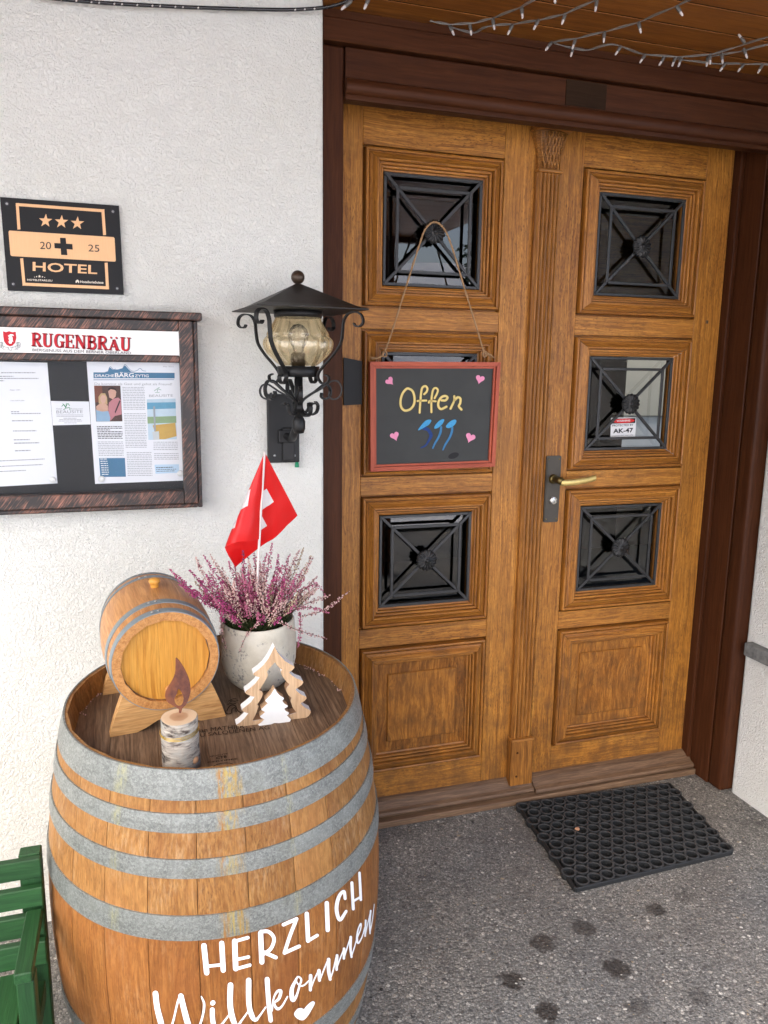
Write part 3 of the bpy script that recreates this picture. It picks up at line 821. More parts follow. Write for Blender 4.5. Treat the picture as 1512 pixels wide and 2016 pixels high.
def window(x0, x1, z0, z1, leaf):
    """glass pane with its iron grille"""
    xa, xb, za, zb = x0 + 0.0665, x1 - 0.0665, z0 + 0.0665, z1 - 0.0665
    mk('glass_pane', [(xa - 0.004, 0.034, za - 0.004), (xb + 0.004, 0.034, za - 0.004), (xb + 0.004, 0.034, zb + 0.004), (xa - 0.004, 0.034, zb + 0.004)], [(0, 1, 2, 3)], M_PANE, leaf)
    yf = 0.010
    def bar(a, b, w, parent, dy=0.0, t=0.008):
        return beam('bar', (a[0], yf + dy, a[1]), (b[0], yf + dy, b[1]), w, t, (0, 1, 0), M_GRILLE, parent, 0.001)
    gr = beam('grille', (xa, yf, zb - 0.006), (xb, yf, zb - 0.006), 0.009, 0.009, (0, 1, 0), M_GRILLE, leaf, 0.001)
    bar((xa, za + 0.0055), (xb, za + 0.0055), 0.009, gr)
    bar((xa + 0.005, za + 0.011), (xa + 0.005, zb - 0.012), 0.009, gr)
    bar((xb - 0.005, za + 0.011), (xb - 0.005, zb - 0.012), 0.009, gr)
    i = 0.132 * (xb - xa); j = 0.132 * (zb - za)
    c = ((xa + xb) / 2, (za + zb) / 2)
    for sx in (-1, 1):
        bar((xa + i if sx < 0 else xb - i, za + j), (xa + i if sx < 0 else xb - i, zb - j), 0.0095, gr, -0.0075, 0.006)
    bar((xa + i + 0.005, za + j), (xb - i - 0.005, za + j), 0.0095, gr, -0.0076, 0.006)
    bar((xa + i + 0.005, zb - j), (xb - i - 0.005, zb - j), 0.0095, gr, -0.0076, 0.006)
    for sx in (-1, 1):
        for sz in (-1, 1):
            q = (xa + 0.006 if sx < 0 else xb - 0.006, za + 0.006 if sz < 0 else zb - 0.006)
            bar(q, (c[0] + sx * 0.004, c[1] + sz * 0.004), 0.0095, gr, -0.0026 - 0.0002 * sx - 0.0001 * sz, 0.0075)
    link_mesh('rosette', ROSETTE, None, gr, frame((1, 0, 0), (0, 0, 1), (0, -1, 0), (c[0], yf - 0.010, c[1])) @ Matrix.Rotation(random.uniform(0, 1), 4, 'Z') @ Matrix.Scale(0.80, 4))
    return c, gr
def raised_panel(x0, x1, z0, z1, leaf):
    xa, xb, za, zb = x0 + 0.0665, x1 - 0.0665, z0 + 0.0665, z1 - 0.0665
    box('lower_panel', (xa - 0.004, 0.014, za - 0.004), (xb + 0.004, 0.045, zb + 0.004), M_OAK_PANEL, leaf, 'z', 0.0005)
    q = 0.036
    box('raised_field', (xa + q, 0.0075, za + q), (xb - q, 0.016, zb - q), M_OAK_PANEL, leaf, 'z', 0.003)
    fr = [(0.0, 0.0), (0.0, 0.0035), (0.004, 0.005), (0.008, 0.003), (0.010, 0.0)]
def leaf(name, label, xs, xp0, xp1, xe):
    t = thing(name, label, 'door', ((xs + xe) / 2, 0.02, 0.03))
    vert('stile', xs, xp0 - 0.0006, 0.030, 2.334, M_OAK, t)
    vert('stile', xp1 + 0.0006, xe, 0.030, 2.334, M_OAK, t)
    horiz('rail', xp0, xp1, 2.1554, 2.334, M_OAK, t)
    for k in range(3):
        horiz('rail', xp0, xp1, ZP[k + 1][0] + 0.0004, ZP[k][1] - 0.0004, M_OAK, t)
    horiz('rail', xp0, xp1, 0.030, ZP[3][1] - 0.0004, M_OAK, t)
    cs = []
    for k, (z1, z0) in enumerate(ZP):
        moulding(xp0, xp1, z0, z1, t)
        if k < 3:
            cs.append(window(xp0, xp1, z0, z1, t))
        else:
            raised_panel(xp0, xp1, z0, z1, t)
    return t, cs
LL, LC = leaf('door_leaf', 'left oak door leaf with three grilled panes and the carved centre pilaster', 0.556, 0.658, 1.111, 1.3005)
RL, RC = leaf('door_leaf', 'right oak door leaf with the brass handle and warning sticker', 1.302, 1.389, 1.857, 1.9655)
# weather bars at the foot of the leaves
wb = [(0.0, 0.004), (0.003, 0.052), (0.010, 0.056), (0.018, 0.052), (0.024, 0.038), (0.034, 0.028), (0.044, 0.018), (0.050, 0.008), (0.053, 0.0)]
def weather_bar(x0, x1, leaf, dz, amp):
    n = len(wb)
    vs = [(-(x1 - x0) / 2, s, h * amp) for s, h in wb] + [((x1 - x0) / 2, s, h * amp) for s, h in wb]
    fs = [(i, i + n, i + n + 1, i + 1) for i in range(n - 1)] + [tuple(range(n)), tuple(reversed(range(n, 2 * n)))]
    mk('weather_bar', vs, fs, M_OAK_GREY, leaf, frame((1, 0, 0), (0, 0, 1), (0, -1, 0), ((x0 + x1) / 2, -0.0005, dz)))
weather_bar(0.557, 1.301, LL, 0.0255, 0.85)
weather_bar(1.303, 1.978, RL, 0.0258, 1.12)
# carved pilaster over the meeting stiles
px0, px1 = 1.2155, 1.2925
pw = px1 - px0
def flute_profile():
    # reeded face across the pilaster
    pts = [(0.0, 0.0), (0.0, 0.014), (0.004, 0.018)]
    w = pw - 0.008
    for i in range(5):
        a = 0.004 + w * i / 5; b = 0.004 + w * (i + 1) / 5
        for j in range(1, 7):
            f = j / 7.0
            pts.append((a + (b - a) * f, 0.018 + 0.0075 * math.sin(PI * f)))
        pts.append((b, 0.018 if i < 4 else 0.018))
    pts += [(pw - 0.004, 0.018), (pw, 0.014), (pw, 0.0)]
    return pts
sweep_profile('pilaster_shaft', flute_profile(), 2.120 - 0.236, M_PILASTER, LL, frame((0, 0, -1), (1, 0, 0), (0, -1, 0), (px0, -0.0005, (2.120 + 0.236) / 2)))
box('pilaster_collar', (px0 - 0.004, -0.036, 2.120), (px1 + 0.004, -0.0005, 2.131), M_PILASTER, LL, 'x', 0.005, 3)
# flared capital with carved leaves
cap = []
for z, r in ((2.131, 0.035), (2.150, 0.0355), (2.180, 0.039), (2.207, 0.0465), (2.228, 0.055), (2.236, 0.057)):
    cap.append((z, r))
vs, fs = [], []
nc = 15
for z, r in cap:
    for i in range(nc):
        a = PI * i / (nc - 1)
        groove = 0.0018 * (1 if i % 2 else -1)
        vs.append((1.254 - (r + groove * 0) * math.cos(a), -0.0005 - (0.030 + (r - 0.034) * 0.9 + groove - 0.003) * math.sin(a) ** 0.6, z))
for j in range(len(cap) - 1):
    for i in range(nc - 1):
        fs.append((j * nc + i, j * nc + i + 1, (j + 1) * nc + i + 1, (j + 1) * nc + i))
cap_o = mk('pilaster_capital', vs, fs, M_PILASTER, LL)
for i in range(-3, 4):                       # crossing leaf ribs
    for s in (-1, 1):
        pts = []
        for k_ in range(7):
            f = k_ / 6.0
            x = (i * 0.011 + s * (f - 0.5) * 0.024)
            r = 0.035 + 0.021 * f ** 2
            if abs(x) > r * 0.97: continue
            yy = (0.030 + (r - 0.034) * 0.9) * math.sqrt(max(0.0, 1 - (x / r) ** 2)) ** 0.6
            pts.append((1.254 + x, -0.0046 - yy, 2.133 + 0.100 * f))
        if len(pts) > 2: tube('leaf_rib', pts, 0.0026, M_PILASTER, cap_o, 5)
box('pilaster_abacus', (1.192, -0.060, 2.2365), (1.316, -0.0005, 2.252), M_PILASTER, LL, 'x', 0.006, 3)
box('pilaster_foot', (1.210, -0.036, 0.058), (1.2975, -0.0005, 0.226), M_PILASTER, LL, 'z', 0.003)
box('pilaster_foot_cap', (1.209, -0.038, 0.2265), (1.2985, -0.0005, 0.2355), M_PILASTER, LL, 'x', 0.003, 2)
for zz in (0.095, 0.185):
    lathe('nail', [(0.0, 0.0015), (0.004, 0.0012), (0.0045, 0)], M_BROWN, LL, frame((1, 0, 0), (0, 0, 1), (0, -1, 0), (1.233, -0.0362, zz)), 8)
# dark plate on the outer stile of the left leaf
prism('cover_plate', [[W(676, 704, -0.004), W(711.5, 711, -0.004), W(711.5, 796, -0.004), W(676, 798, -0.004)]], 0.006, (0, -1, 0), M_BLACK, LL)

# handle set on the right leaf
hp = (1.3345, 1.121)
def rounded_rect(cx, cz, w, h, r, y, n=4):
    out = []
    for sx, sz, a0 in ((1, 1, 0), (-1, 1, 90), (-1, -1, 180), (1, -1, 270)):
        for k_ in range(n + 1):
            a = math.radians(a0 + 90 * k_ / n)
            out.append((cx + sx * (w / 2 - r) + r * math.cos(a), y, cz + sz * (h / 2 - r) + r * math.sin(a)))
    return out
hs = prism('handle_plate', [rounded_rect(1.3345, 1.1215, 0.056, 0.228, 0.006, -0.0006)], 0.005, (0, -1, 0), M_BRONZE, RL)
prism('plate_field', [rounded_rect(1.3345, 1.1215, 0.049, 0.221, 0.004, -0.0056)], 0.0012, (0, -1, 0), M_BRONZE, hs)
FM = lambda x, y, z: frame((1, 0, 0), (0, 0, 1), (0, -1, 0), (x, y, z))
lathe('handle_rose', [(0.0, 0.011), (0.0125, 0.011), (0.0155, 0.008), (0.017, 0.0)], M_BRASS_DARK, hs, FM(1.3345, -0.0065, 1.157), 24)
lathe('spindle', [(0.0115, 0.0), (0.011, 0.014), (0.0125, 0.034), (0.012, 0.044), (0.0, 0.046)], M_BRASS_DARK, hs, FM(1.3345, -0.0165, 1.157), 20)
lv = smooth_path([(1.3330, -0.054, 1.152), (1.350, -0.0575, 1.1505), (1.39, -0.058, 1.1525), (1.43, -0.056, 1.1565), (1.462, -0.053, 1.162), (1.468, -0.0525, 1.163)], 6)
nn = len(lv)
vs, fs = [], []
for i, p in enumerate(lv):
    f = i / (nn - 1)
    hh = 0.0115 * (1 - 0.12 * f) * (0.55 if f in (0, 1) else 1); tt = 0.0078 * (0.6 if f in (0, 1) else 1)
    for k_ in range(12):
        a = 2 * PI * k_ / 12
        vs.append((p.x, p.y + tt * math.cos(a), p.z + hh * math.sin(a)))
for i in range(nn - 1):
    for k_ in range(12):
        fs.append((i * 12 + k_, i * 12 + (k_ + 1) % 12, i * 12 + 12 + (k_ + 1) % 12, i * 12 + 12 + k_))
fs += [tuple(range(12)), tuple(reversed(range((nn - 1) * 12, nn * 12)))]
mk('lever', vs, fs, M_BRASS, hs, None, True)
cyl = lathe('lock_cylinder', [(0.0, 0.0075), (0.0115, 0.0075), (0.0130, 0.006), (0.0132, 0.0)], M_STEEL, hs, FM(1.3375, -0.0066, 1.0835), 24)
box('keyhole', (1.3363, -0.0146, 1.0785), (1.3387, -0.0140, 1.0875), M_BLACK, cyl, 'z', 0)
for dx in (-0.0195, 0.0195):
    for zz in (1.019, 1.224):
        lathe('screw', [(0.0, 0.001), (0.0026, 0.0008), (0.003, 0)], M_BRASS_DARK, hs, FM(1.3345 + dx, -0.0068, zz), 8)
# square plug in the hinge stile, knot marks
box('peg', (1.906, -0.0008, 1.686), (1.917, 0.004, 1.697), M_OAK_GREY, RL, 'z', 0.0003)

# warning sticker on the middle pane of the right leaf
YS = 0.0328
S = lambda u, v, d=0.0: W(u, v, YS - d)
C7 = lambda x, y: (1140 + x / 7.958, 690 + y / 7.958)
def c7(x, y, d=0.0): return S(*C7(x, y), d)
st = prism('warning_sticker', [[c7(500, 1055), c7(895, 1050), c7(878, 1362), c7(490, 1372)]], 0.0006, (0, -1, 0), M_WHITE, RL)
flat_poly('sticker_header', [c7(512, 1068, 0.0010), c7(884, 1060, 0.0010), c7(880, 1136, 0.0010), c7(508, 1148, 0.0010)], M_BLACK, st)
ov = []
for k_ in range(24):
    a = 2 * PI * k_ / 24
    ov.append(c7(700 + 172 * math.cos(a) - 4 * math.sin(a), 1103 + 36 * math.sin(a) - 6 * math.cos(a), 0.0014))
flat_poly('sticker_oval', ov, M_WARN, st)
text_px('sticker_text', [('WARNING', (590, 1118), (800, 1110), 30, 0.02)], lambda x, y: c7(x, y, 0.0018), M_WHITE, st)
text_px('sticker_text', [('PROTECTED BY', (520, 1192), (850, 1180), 32, 0.01), ('AK-47', (535, 1295), (848, 1278), 68, 0.03), ('24/7 DAY AND NIGHT, 7 DAYS A WEEK', (512, 1346), (848, 1332), 13, 0.0)], lambda x, y: c7(x, y, 0.0018), M_PRINT, st)

# ================================================================== chalkboard hanging on the left leaf
YB = -0.040
cb = thing('chalkboard_sign', 'small red framed chalkboard with chalk lettering hanging by a cord on the left door leaf', 'sign', (0.89, YB, 1.205))
bTL, bTR, bBR, bBL = [W(*q, YB) for q in ((727, 712), (983, 713), (972, 918), (728, 928))]
fw = 0.020
def inset(k):
    c = (bTL + bTR + bBR + bBL) / 4
    e1 = (bTR - bTL).normalized(); e2 = (bBL - bTL).normalized()
    return (bTL + (e1 + e2) * k, bTR + (e2 - e1) * k, bBR - (e1 + e2) * k, bBL + (e1 - e2) * k)
iTL, iTR, iBR, iBL = inset(fw)
prism('slate', [[p + Vector((0, 0.006, 0)) for p in inset(fw - 0.004)]], 0.004, (0, -1, 0), M_SLATE, cb)
mTL, mTR, mBR, mBL = inset(0.0125)
for (a4, b4, front) in (((bTL, bTR, bBR, bBL), (mTL, mTR, mBR, mBL), -0.010), (inset(0.0135), (iTL, iTR, iBR, iBL), -0.0045)):
    for nm, ids, X in (('frame_rail', (0, 1), (1, 0, 0)), ('frame_rail', (3, 2), (1, 0, 0)), ('frame_stile', (0, 3), (0, 0, 1)), ('frame_stile', (1, 2), (0, 0, 1))):
        i_, j_ = ids
        q4 = [a4[i_], a4[j_], b4[j_], b4[i_]]
        c = sum(q4, Vector()) / 4
        prism(nm, [[c + (p - c) * 0.997 + Vector((0, 0.012, 0)) for p in q4]], 0.012 - front, (0, -1, 0), M_FRAME_RED, cb, X=X)
YC = YB - 0.0005 + 0.0018
cc = lambda x, y, d=0.0: W(770 + x / 9.45, 730 + y / 9.45, YC - 0.0008 - d)
letters = [([(320, 330), (400, 380), (435, 500), (425, 620), (360, 710), (260, 740), (190, 680), (175, 560), (210, 430), (270, 350)], 40, True),
           ([(615, 435), (660, 390), (675, 330), (640, 285), (585, 310), (560, 400), (545, 560), (530, 780)], 37), ([(492, 562), (560, 556), (655, 553)], 36),
           ([(810, 510), (850, 430), (870, 360), (835, 320), (790, 340), (765, 420), (750, 560), (750, 770)], 35), ([(702, 592), (720, 560), (830, 568)], 34),
           ([(940, 550), (1010, 550), (1050, 500), (1010, 468), (940, 490), (885, 570), (880, 660), (930, 712), (1030, 668)], 40),
           ([(1175, 472), (1172, 560), (1105, 705)], 38), ([(1185, 545), (1240, 492), (1290, 520), (1285, 600), (1260, 660), (1308, 720)], 40)]
strokes('lettering_outline', [(i[0], i[1] + 14) + tuple(i[2:]) for i in letters], lambda x, y: cc(x, y, 0.0), M_CHALK_O, cb)
strokes('lettering', letters, lambda x, y: cc(x, y, 0.0004), M_CHALK_Y, cb)
def cpoly(name, pts, mat, d):
    P = smooth_path([(x, y, 0) for x, y in pts], 4, True)
    flat_poly(name, [cc(p.x, p.y, d) for p in P], mat, cb)
strokes('dark_tail', [([(600, 1070), (680, 1090), (725, 1150), (742, 1210), (700, 1300), (640, 1390), (555, 1432)], [60, 62, 62, 60, 40, 30, 22])], lambda x, y: cc(x, y, 0.0), M_CHALK_D, cb)
strokes('blue_tail', [([(930, 1050), (920, 1140), (880, 1240), (810, 1360), (775, 1440)], [40, 42, 38, 34, 26])], lambda x, y: cc(x, y, 0.0), M_CHALK_M, cb)
strokes('blue_tail', [([(1135, 1050), (1130, 1130), (1090, 1240), (1010, 1370), (965, 1470)], [44, 42, 38, 36, 24])], lambda x, y: cc(x, y, 0.0), M_CHALK_M, cb)
cpoly('blue_head', [(500, 1105), (560, 1015), (640, 930), (715, 908), (748, 930), (705, 1000), (640, 1040), (560, 1085)], M_CHALK_B, 0.0004)
cpoly('blue_head', [(805, 1075), (815, 1020), (890, 935), (960, 900), (990, 918), (945, 1000), (870, 1062)], M_CHALK_B, 0.0004)
cpoly('blue_head', [(1020, 1045), (1050, 985), (1130, 922), (1200, 910), (1212, 955), (1165, 1020), (1080, 1065)], M_CHALK_B, 0.0004)
def heart_pts(cx, cy, s, rot, n=28):
    out = []
    for k_ in range(n):
        t_ = 2 * PI * k_ / n
        x = 16 * math.sin(t_) ** 3; y = -(13 * math.cos(t_) - 5 * math.cos(2 * t_) - 2 * math.cos(3 * t_) - math.cos(4 * t_))
        if y > 8: y = 8 + (y - 8) * 1.35
        c_, s_ = math.cos(rot), math.sin(rot)
        out.append((cx + s * (x * c_ - y * s_), cy + s * (x * s_ + y * c_)))
    return out
for hx, hy, sc, rt in ((767, 750, 0.52, -0.75), (945, 746, 0.55, 0.25), (777, 858, 0.56, -0.35), (926, 861, 0.60, 0.35)):
    flat_poly('heart', [W(x, y, YC - 0.0012) for x, y in heart_pts(hx, hy, sc, rt)], M_CHALK_P, cb)
flat_poly('smudge', [W(893 + 10 * math.cos(a) + 3 * math.sin(a), 897 + 5 * math.sin(a) - 4 * math.cos(a), YC - 0.0004) for a in [2 * PI * i / 16 for i in range(16)]], M_BLACK, cb)
# twisted cord over the rosette
yr = -0.020
rc = LC[0][0]
cord = smooth_path([W(731, 706, YB - 0.004), W(748, 703, YB - 0.006), W(758, 690, YB - 0.004), W(772, 652, -0.034), W(800, 563, -0.030), W(826, 481, -0.023),
                    W(838, 450, yr), W(856, 437, yr), W(874, 450, yr), W(889, 484, -0.023), W(915, 569, -0.030), W(940, 650, -0.034), W(953, 692, YB - 0.006), W(963, 697, YB - 0.006), W(972, 704, YB - 0.004)], 10)
for ph in (0.0, PI):
    V = []
    for i, p in enumerate(cord):
        a = i * 0.9 + ph
        V.append(p + Vector((math.cos(a), 0.3 * math.sin(a), math.sin(a))) * 0.0013)
    tube('cord_strand', V, 0.0021, M_ROPE, cb, 6)
for u, v in ((757, 697), (954, 697)):
    V = [W(u, v, YB - 0.006) + Vector((0.007 * math.cos(a), 0.004 * math.sin(a * 1.5), 0.008 * math.sin(a))) for a in [i * 0.5 for i in range(26)]]
    tube('knot', V, 0.0022, M_ROPE, cb, 6)
    tube('eyelet', [W(u, v + 3, YB - 0.004) + Vector((0.004 * math.cos(a), 0, 0.006 * math.sin(a))) for a in [i * 0.6 for i in range(12)]], 0.0008, M_SCREW, cb, 5)
for k_ in range(9):
    p = W(962 + random.uniform(-3, 3), 697, YB - 0.007)
    tube('fray', [p, p + Vector((random.uniform(-0.01, 0.025), random.uniform(-0.006, 0), random.uniform(-0.02, 0.0)))], 0.0007, M_ROPE, cb, 4)
    p = W(738 + random.uniform(-3, 3), 704, YB - 0.007)
    tube('fray', [p, p + Vector((random.uniform(-0.02, 0.006), random.uniform(-0.006, 0), random.uniform(-0.008, 0.005)))], 0.0007, M_ROPE, cb, 4)

# ================================================================== hotel plate
YH = YW - 0.010
hs_c = lambda x, y, d=0.0: W(x / 5.815, 380 + y / 5.815, YH - d)
hotel = thing('hotel_plate', 'black and copper three star plate on the white wall above the display case', 'sign', (-0.15, YW, 1.69))
prism('plate', [[hs_c(0, 45), hs_c(1362, 145), hs_c(1418, 1163), hs_c(88, 1113)]], -0.0105, (0, -1, 0), M_BLACK, hotel)
GD = 0.0010
def hpoly(name, pts, mat, d):
    return prism(name, [[hs_c(x, y, d) for x, y in pts]], 0.0006, (0, -1, 0), mat, hotel)
def line(pts, w): return (pts, w)
# thin copper border, broken by the middle band
def border(name, pts, w):
    vs, fs = [], []
    for (a, b) in zip(pts[:-1], pts[1:]):
        d = Vector((b[0] - a[0], b[1] - a[1], 0)).normalized(); n = Vector((-d.y, d.x, 0)) * (w / 2); e = d * (w / 2)
        k0 = len(vs)
        q = [(a[0] + n.x - e.x, a[1] + n.y - e.y), (b[0] + n.x + e.x, b[1] + n.y + e.y), (b[0] - n.x + e.x, b[1] - n.y + e.y), (a[0] - n.x - e.x, a[1] - n.y - e.y)]
        vs += [hs_c(x, y, GD + 0.0001 * (len(fs) % 2)) for x, y in q]
        fs.append((k0, k0 + 1, k0 + 2, k0 + 3))
    return mk(name, vs, fs, M_GOLDPLATE, hotel)
border('copper_border', [(216, 400), (198, 132), (1178, 203), (1196, 465)], 34)
border('copper_border', [(249, 765), (275, 1043), (1230, 1085), (1216, 815)], 34)
hpoly('copper_band', [(108, 430), (1300, 505), (1312, 520), (1326, 772), (1316, 786), (135, 722), (120, 708), (98, 445)], M_GOLDPLATE, 0.0005)
def star(cx, cy, r, k=0.40, rot=0.0):
    return [(cx + (r if i % 2 == 0 else r * k) * math.sin(PI * i / 5 + rot), cy - (r if i % 2 == 0 else r * k) * math.cos(PI * i / 5 + rot)) for i in range(10)]
for cx, cy in ((522, 318), (704, 330), (886, 346)):
    flat_poly('star', [hs_c(x, y, GD) for x, y in star(cx, cy, 80, 0.40, 0.05)], M_GOLDPLATE, hotel)
for pts in ([(686, 512), (752, 514), (772, 712), (700, 708)], [(621, 572), (828, 584), (833, 648), (626, 632)]):
    flat_poly('cross_bar', [hs_c(x, y, GD + (0.0006 if pts[0][0] == 686 else 0.0009)) for x, y in pts], M_BLACK, hotel)
text_px('band_text', [('20', (458, 640), (585, 644), 88, 0.0), ('25', (1010, 668), (1138, 674), 84, 0.0)], lambda x, y: hs_c(x, y, GD + 0.0006), M_PRINT, hotel)
text_px('hotel_text', [('HOTEL', (374, 888), (1112, 926), 104, 0.018)], lambda x, y: hs_c(x, y, GD), M_GOLDPLATE, hotel)
M_CREAM = plain('cream_print', (0.80, 0.72, 0.60), 0.6, 0, 0.2, 0.03, 30.0)
text_px('small_text', [('HOTELSTARS.EU', (312, 1003), (598, 1014), 22, 0.012), ('HotellerieSuisse', (918, 1028), (1184, 1038), 28, 0.02)], lambda x, y: hs_c(x, y, GD), M_CREAM, hotel)
for cx, cy, r in ((396, 962, 7), (419, 958, 10), (452, 954, 19), (486, 960, 11), (511, 966, 7)):
    flat_poly('small_star', [hs_c(x, y, GD) for x, y in star(cx, cy, r)], M_CREAM, hotel)
flat_poly('emblem', [hs_c(x, y, GD) for x, y in ((866, 1005), (886, 990), (906, 1006), (906, 1030), (893, 1030), (893, 1018), (879, 1017), (879, 1029), (866, 1028))], M_CREAM, hotel)
for cx, cy in ((78, 122), (1293, 212), (153, 1042), (1342, 1093)):
    lathe('plate_screw', [(0.0, 0.0016), (0.0026, 0.0013), (0.003, 0)], M_SCREW, hotel, frame((1, 0, 0), (0, 0, 1), (0, -1, 0), hs_c(cx, cy, 0.0004)), 10)
    lathe('screw_recess', [(0.003, 0.0001), (0.0052, 0.0001)], M_PRINT, hotel, frame((1, 0, 0), (0, 0, 1), (0, -1, 0), hs_c(cx, cy, 0.0005)), 16)

# ================================================================== display case for the menu
YF = -0.275                          # front of the case frame
case = thing('display_case', 'black and copper brushed display case with beer sign and menus on the wall', 'display case', (-0.20, YW, 1.15))
XL = -0.56
R_out, Z0, Z1 = W(396, 700, YF).x, W(400, 1000, YF).z, 1.627
XR = 0.1545
box('case_back', (XL, -0.232, Z0 + 0.002), (XR - 0.002, YW + 0.001, Z1 - 0.002), M_COPPER, case, 'x')
gx = 0.1085                           # right edge of the glazing
zt1, zt0 = 1.5995, 1.5415             # header strip
zg1, zg0 = W(350, 714, YF).z, W(362, 966, YF).z
def casebox(n, lo, hi): return box(n, lo, hi, M_COPPER, case, 'x', 0.003, 2)
casebox('frame_stile', (gx, YF, Z0 + 0.012), (XR - 0.012, -0.233, Z1 - 0.0005))
casebox('frame_edge', (XR - 0.0118, YF + 0.010, Z0), (XR, -0.233, Z1 - 0.0005))
casebox('frame_rail', (XL, YF, zt1), (gx - 0.0004, -0.233, Z1 - 0.0008))
casebox('frame_rail', (XL, YF, zg1), (gx - 0.0004, -0.233, zt0))
casebox('frame_rail', (XL, YF, Z0 + 0.012), (gx - 0.0004, -0.233, zg0))
casebox('frame_edge', (XL, YF + 0.010, Z0), (XR - 0.012, -0.233, Z0 + 0.0116))
casebox('frame_stile', (XL - 0.045, YF, Z0), (XL - 0.0005, -0.222, Z1 - 0.0008))
casebox('case_hood', (XL - 0.05, YF - 0.012, Z1), (XR + 0.010, YW - 0.001, Z1 + 0.019))
YPB = -0.2415
box('pin_board', (XL, -0.240, zg0 - 0.004), (gx, -0.2335, zg1 + 0.004), M_BLACK, case, 'x', 0)
mk('case_glass', [(XL, YF + 0.004, zg0 - 0.003), (gx + 0.003, YF + 0.004, zg0 - 0.003), (gx + 0.003, YF + 0.004, zg1 + 0.003), (XL, YF + 0.004, zg1 + 0.003)], [(0, 1, 2, 3)], M_CASEGLASS, case)
# header strip with the brewery name
M_HDR = plain('backlit_white_acrylic', (0.80, 0.79, 0.77), 0.35, 0, 0.45, 0.02, 20.0)
hdr = box('header_strip', (XL, YF + 0.004, zt0 - 0.002), (gx + 0.002, -0.234, zt1 + 0.002), M_HDR, case, 'x', 0)
YHD = YF + 0.0034
h1 = lambda x, y, d=0.0: W(x / 7.2, 600 + y / 7.2, YHD - d)
# slab-serif capitals drawn as strokes in a unit box
SER = {
 'R': (0.78, [([(0.17, 0), (0.17, 1)], .21), ([(0, .035), (.36, .035)], .07), ([(0, .965), (.35, .965)], .07), ([(.2, .95), (.5, .93), (.63, .75), (.52, .55), (.2, .5)], .15), ([(.36, .52), (.68, .0)], .2), ([(.55, .035), (.84, .035)], .07)]),
 'U': (0.80, [([(.17, 1), (.17, .3), (.24, .1), (.42, .05), (.58, .12), (.64, .32), (.64, 1)], [.21, .21, .18, .12, .12, .12, .11]), ([(0, .965), (.36, .965)], .07), ([(.5, .965), (.8, .965)], .07)]),
 'G': (0.80, [([(.70, .78), (.6, .92), (.42, .96), (.22, .85), (.14, .5), (.22, .15), (.42, .04), (.6, .08), (.68, .2)], [.1, .12, .11, .19, .22, .19, .11, .12, .12]), ([(.66, .02), (.66, .42)], .19), ([(.48, .43), (.84, .43)], .07), ([(.72, .7), (.72, 1)], .07)]),
 'E': (0.70, [([(.17, 0), (.17, 1)], .21), ([(0, .035), (.64, .035)], .07), ([(0, .965), (.62, .965)], .07), ([(.2, .5), (.5, .5)], .08), ([(.64, .0), (.64, .28)], .09), ([(.61, 1), (.61, .74)], .09), ([(.5, .37), (.5, .63)], .07)]),
 'N': (0.86, [([(.14, 0), (.14, 1)], .11), ([(.70, 0), (.70, 1)], .11), ([(.14, .98), (.70, .03)], .22), ([(0, .035), (.3, .035)], .07), ([(0, .965), (.25, .965)], .07), ([(.55, .965), (.86, .965)], .07)]),
 'B': (0.74, [([(.17, 0), (.17, 1)], .21), ([(0, .035), (.4, .035)], .07), ([(0, .965), (.4, .965)], .07), ([(.2, .95), (.48, .93), (.58, .76), (.48, .56), (.2, .53)], .14), ([(.2, .53), (.52, .5), (.65, .28), (.52, .06), (.2, .05)], .16)]),
 'A': (0.86, [([(.42, .78), (.12, 0)], .1), ([(.40, .78), (.70, 0)], .22), ([(.22, .26), (.58, .26)], .08), ([(0, .035), (.26, .035)], .07), ([(.54, .035), (.88, .035)], .07), ([(.20, .86), (.20, .99)], .13), ([(.62, .86), (.62, .99)], .13)]),
}
def serif_word(name, word, A, B, hgt, mapper, mat, parent):
    tot = sum(SER[c][0] for c in word) + 0.07 * (len(word) - 1)
    x = 0.0; V, F = [], []
    for c in word:
        w, st_ = SER[c]
        for pts, wd in st_:
            vs, fs = stroke2d(pts, wd, 5, False)
            b = len(V)
            for px_, py_ in vs:
                f = (x + px_) / tot
                V.append(mapper(A[0] + (B[0] - A[0]) * f, A[1] + (B[1] - A[1]) * f - hgt * py_))
            F += [tuple(b + i for i in q) for q in fs]
        x += w + 0.07
    return mk(name, V, F, mat, parent)
serif_word('brand_shadow', 'RUGENBRAU', (455, 592), (1862, 662), 192, lambda x, y: h1(x, y, 0.0003), M_PRINT, hdr)
serif_word('brand_lettering', 'RUGENBRAU', (444, 586), (1851, 656), 192, lambda x, y: h1(x, y, 0.0007), M_PRINT_R, hdr)
text_px('brand_line', [('BIERGENUSS AUS DEM BERNER OBERLAND', (460, 658), (1856, 702), 40, 0.0)], lambda x, y: h1(x, y, 0.0005), M_PRINT, hdr)
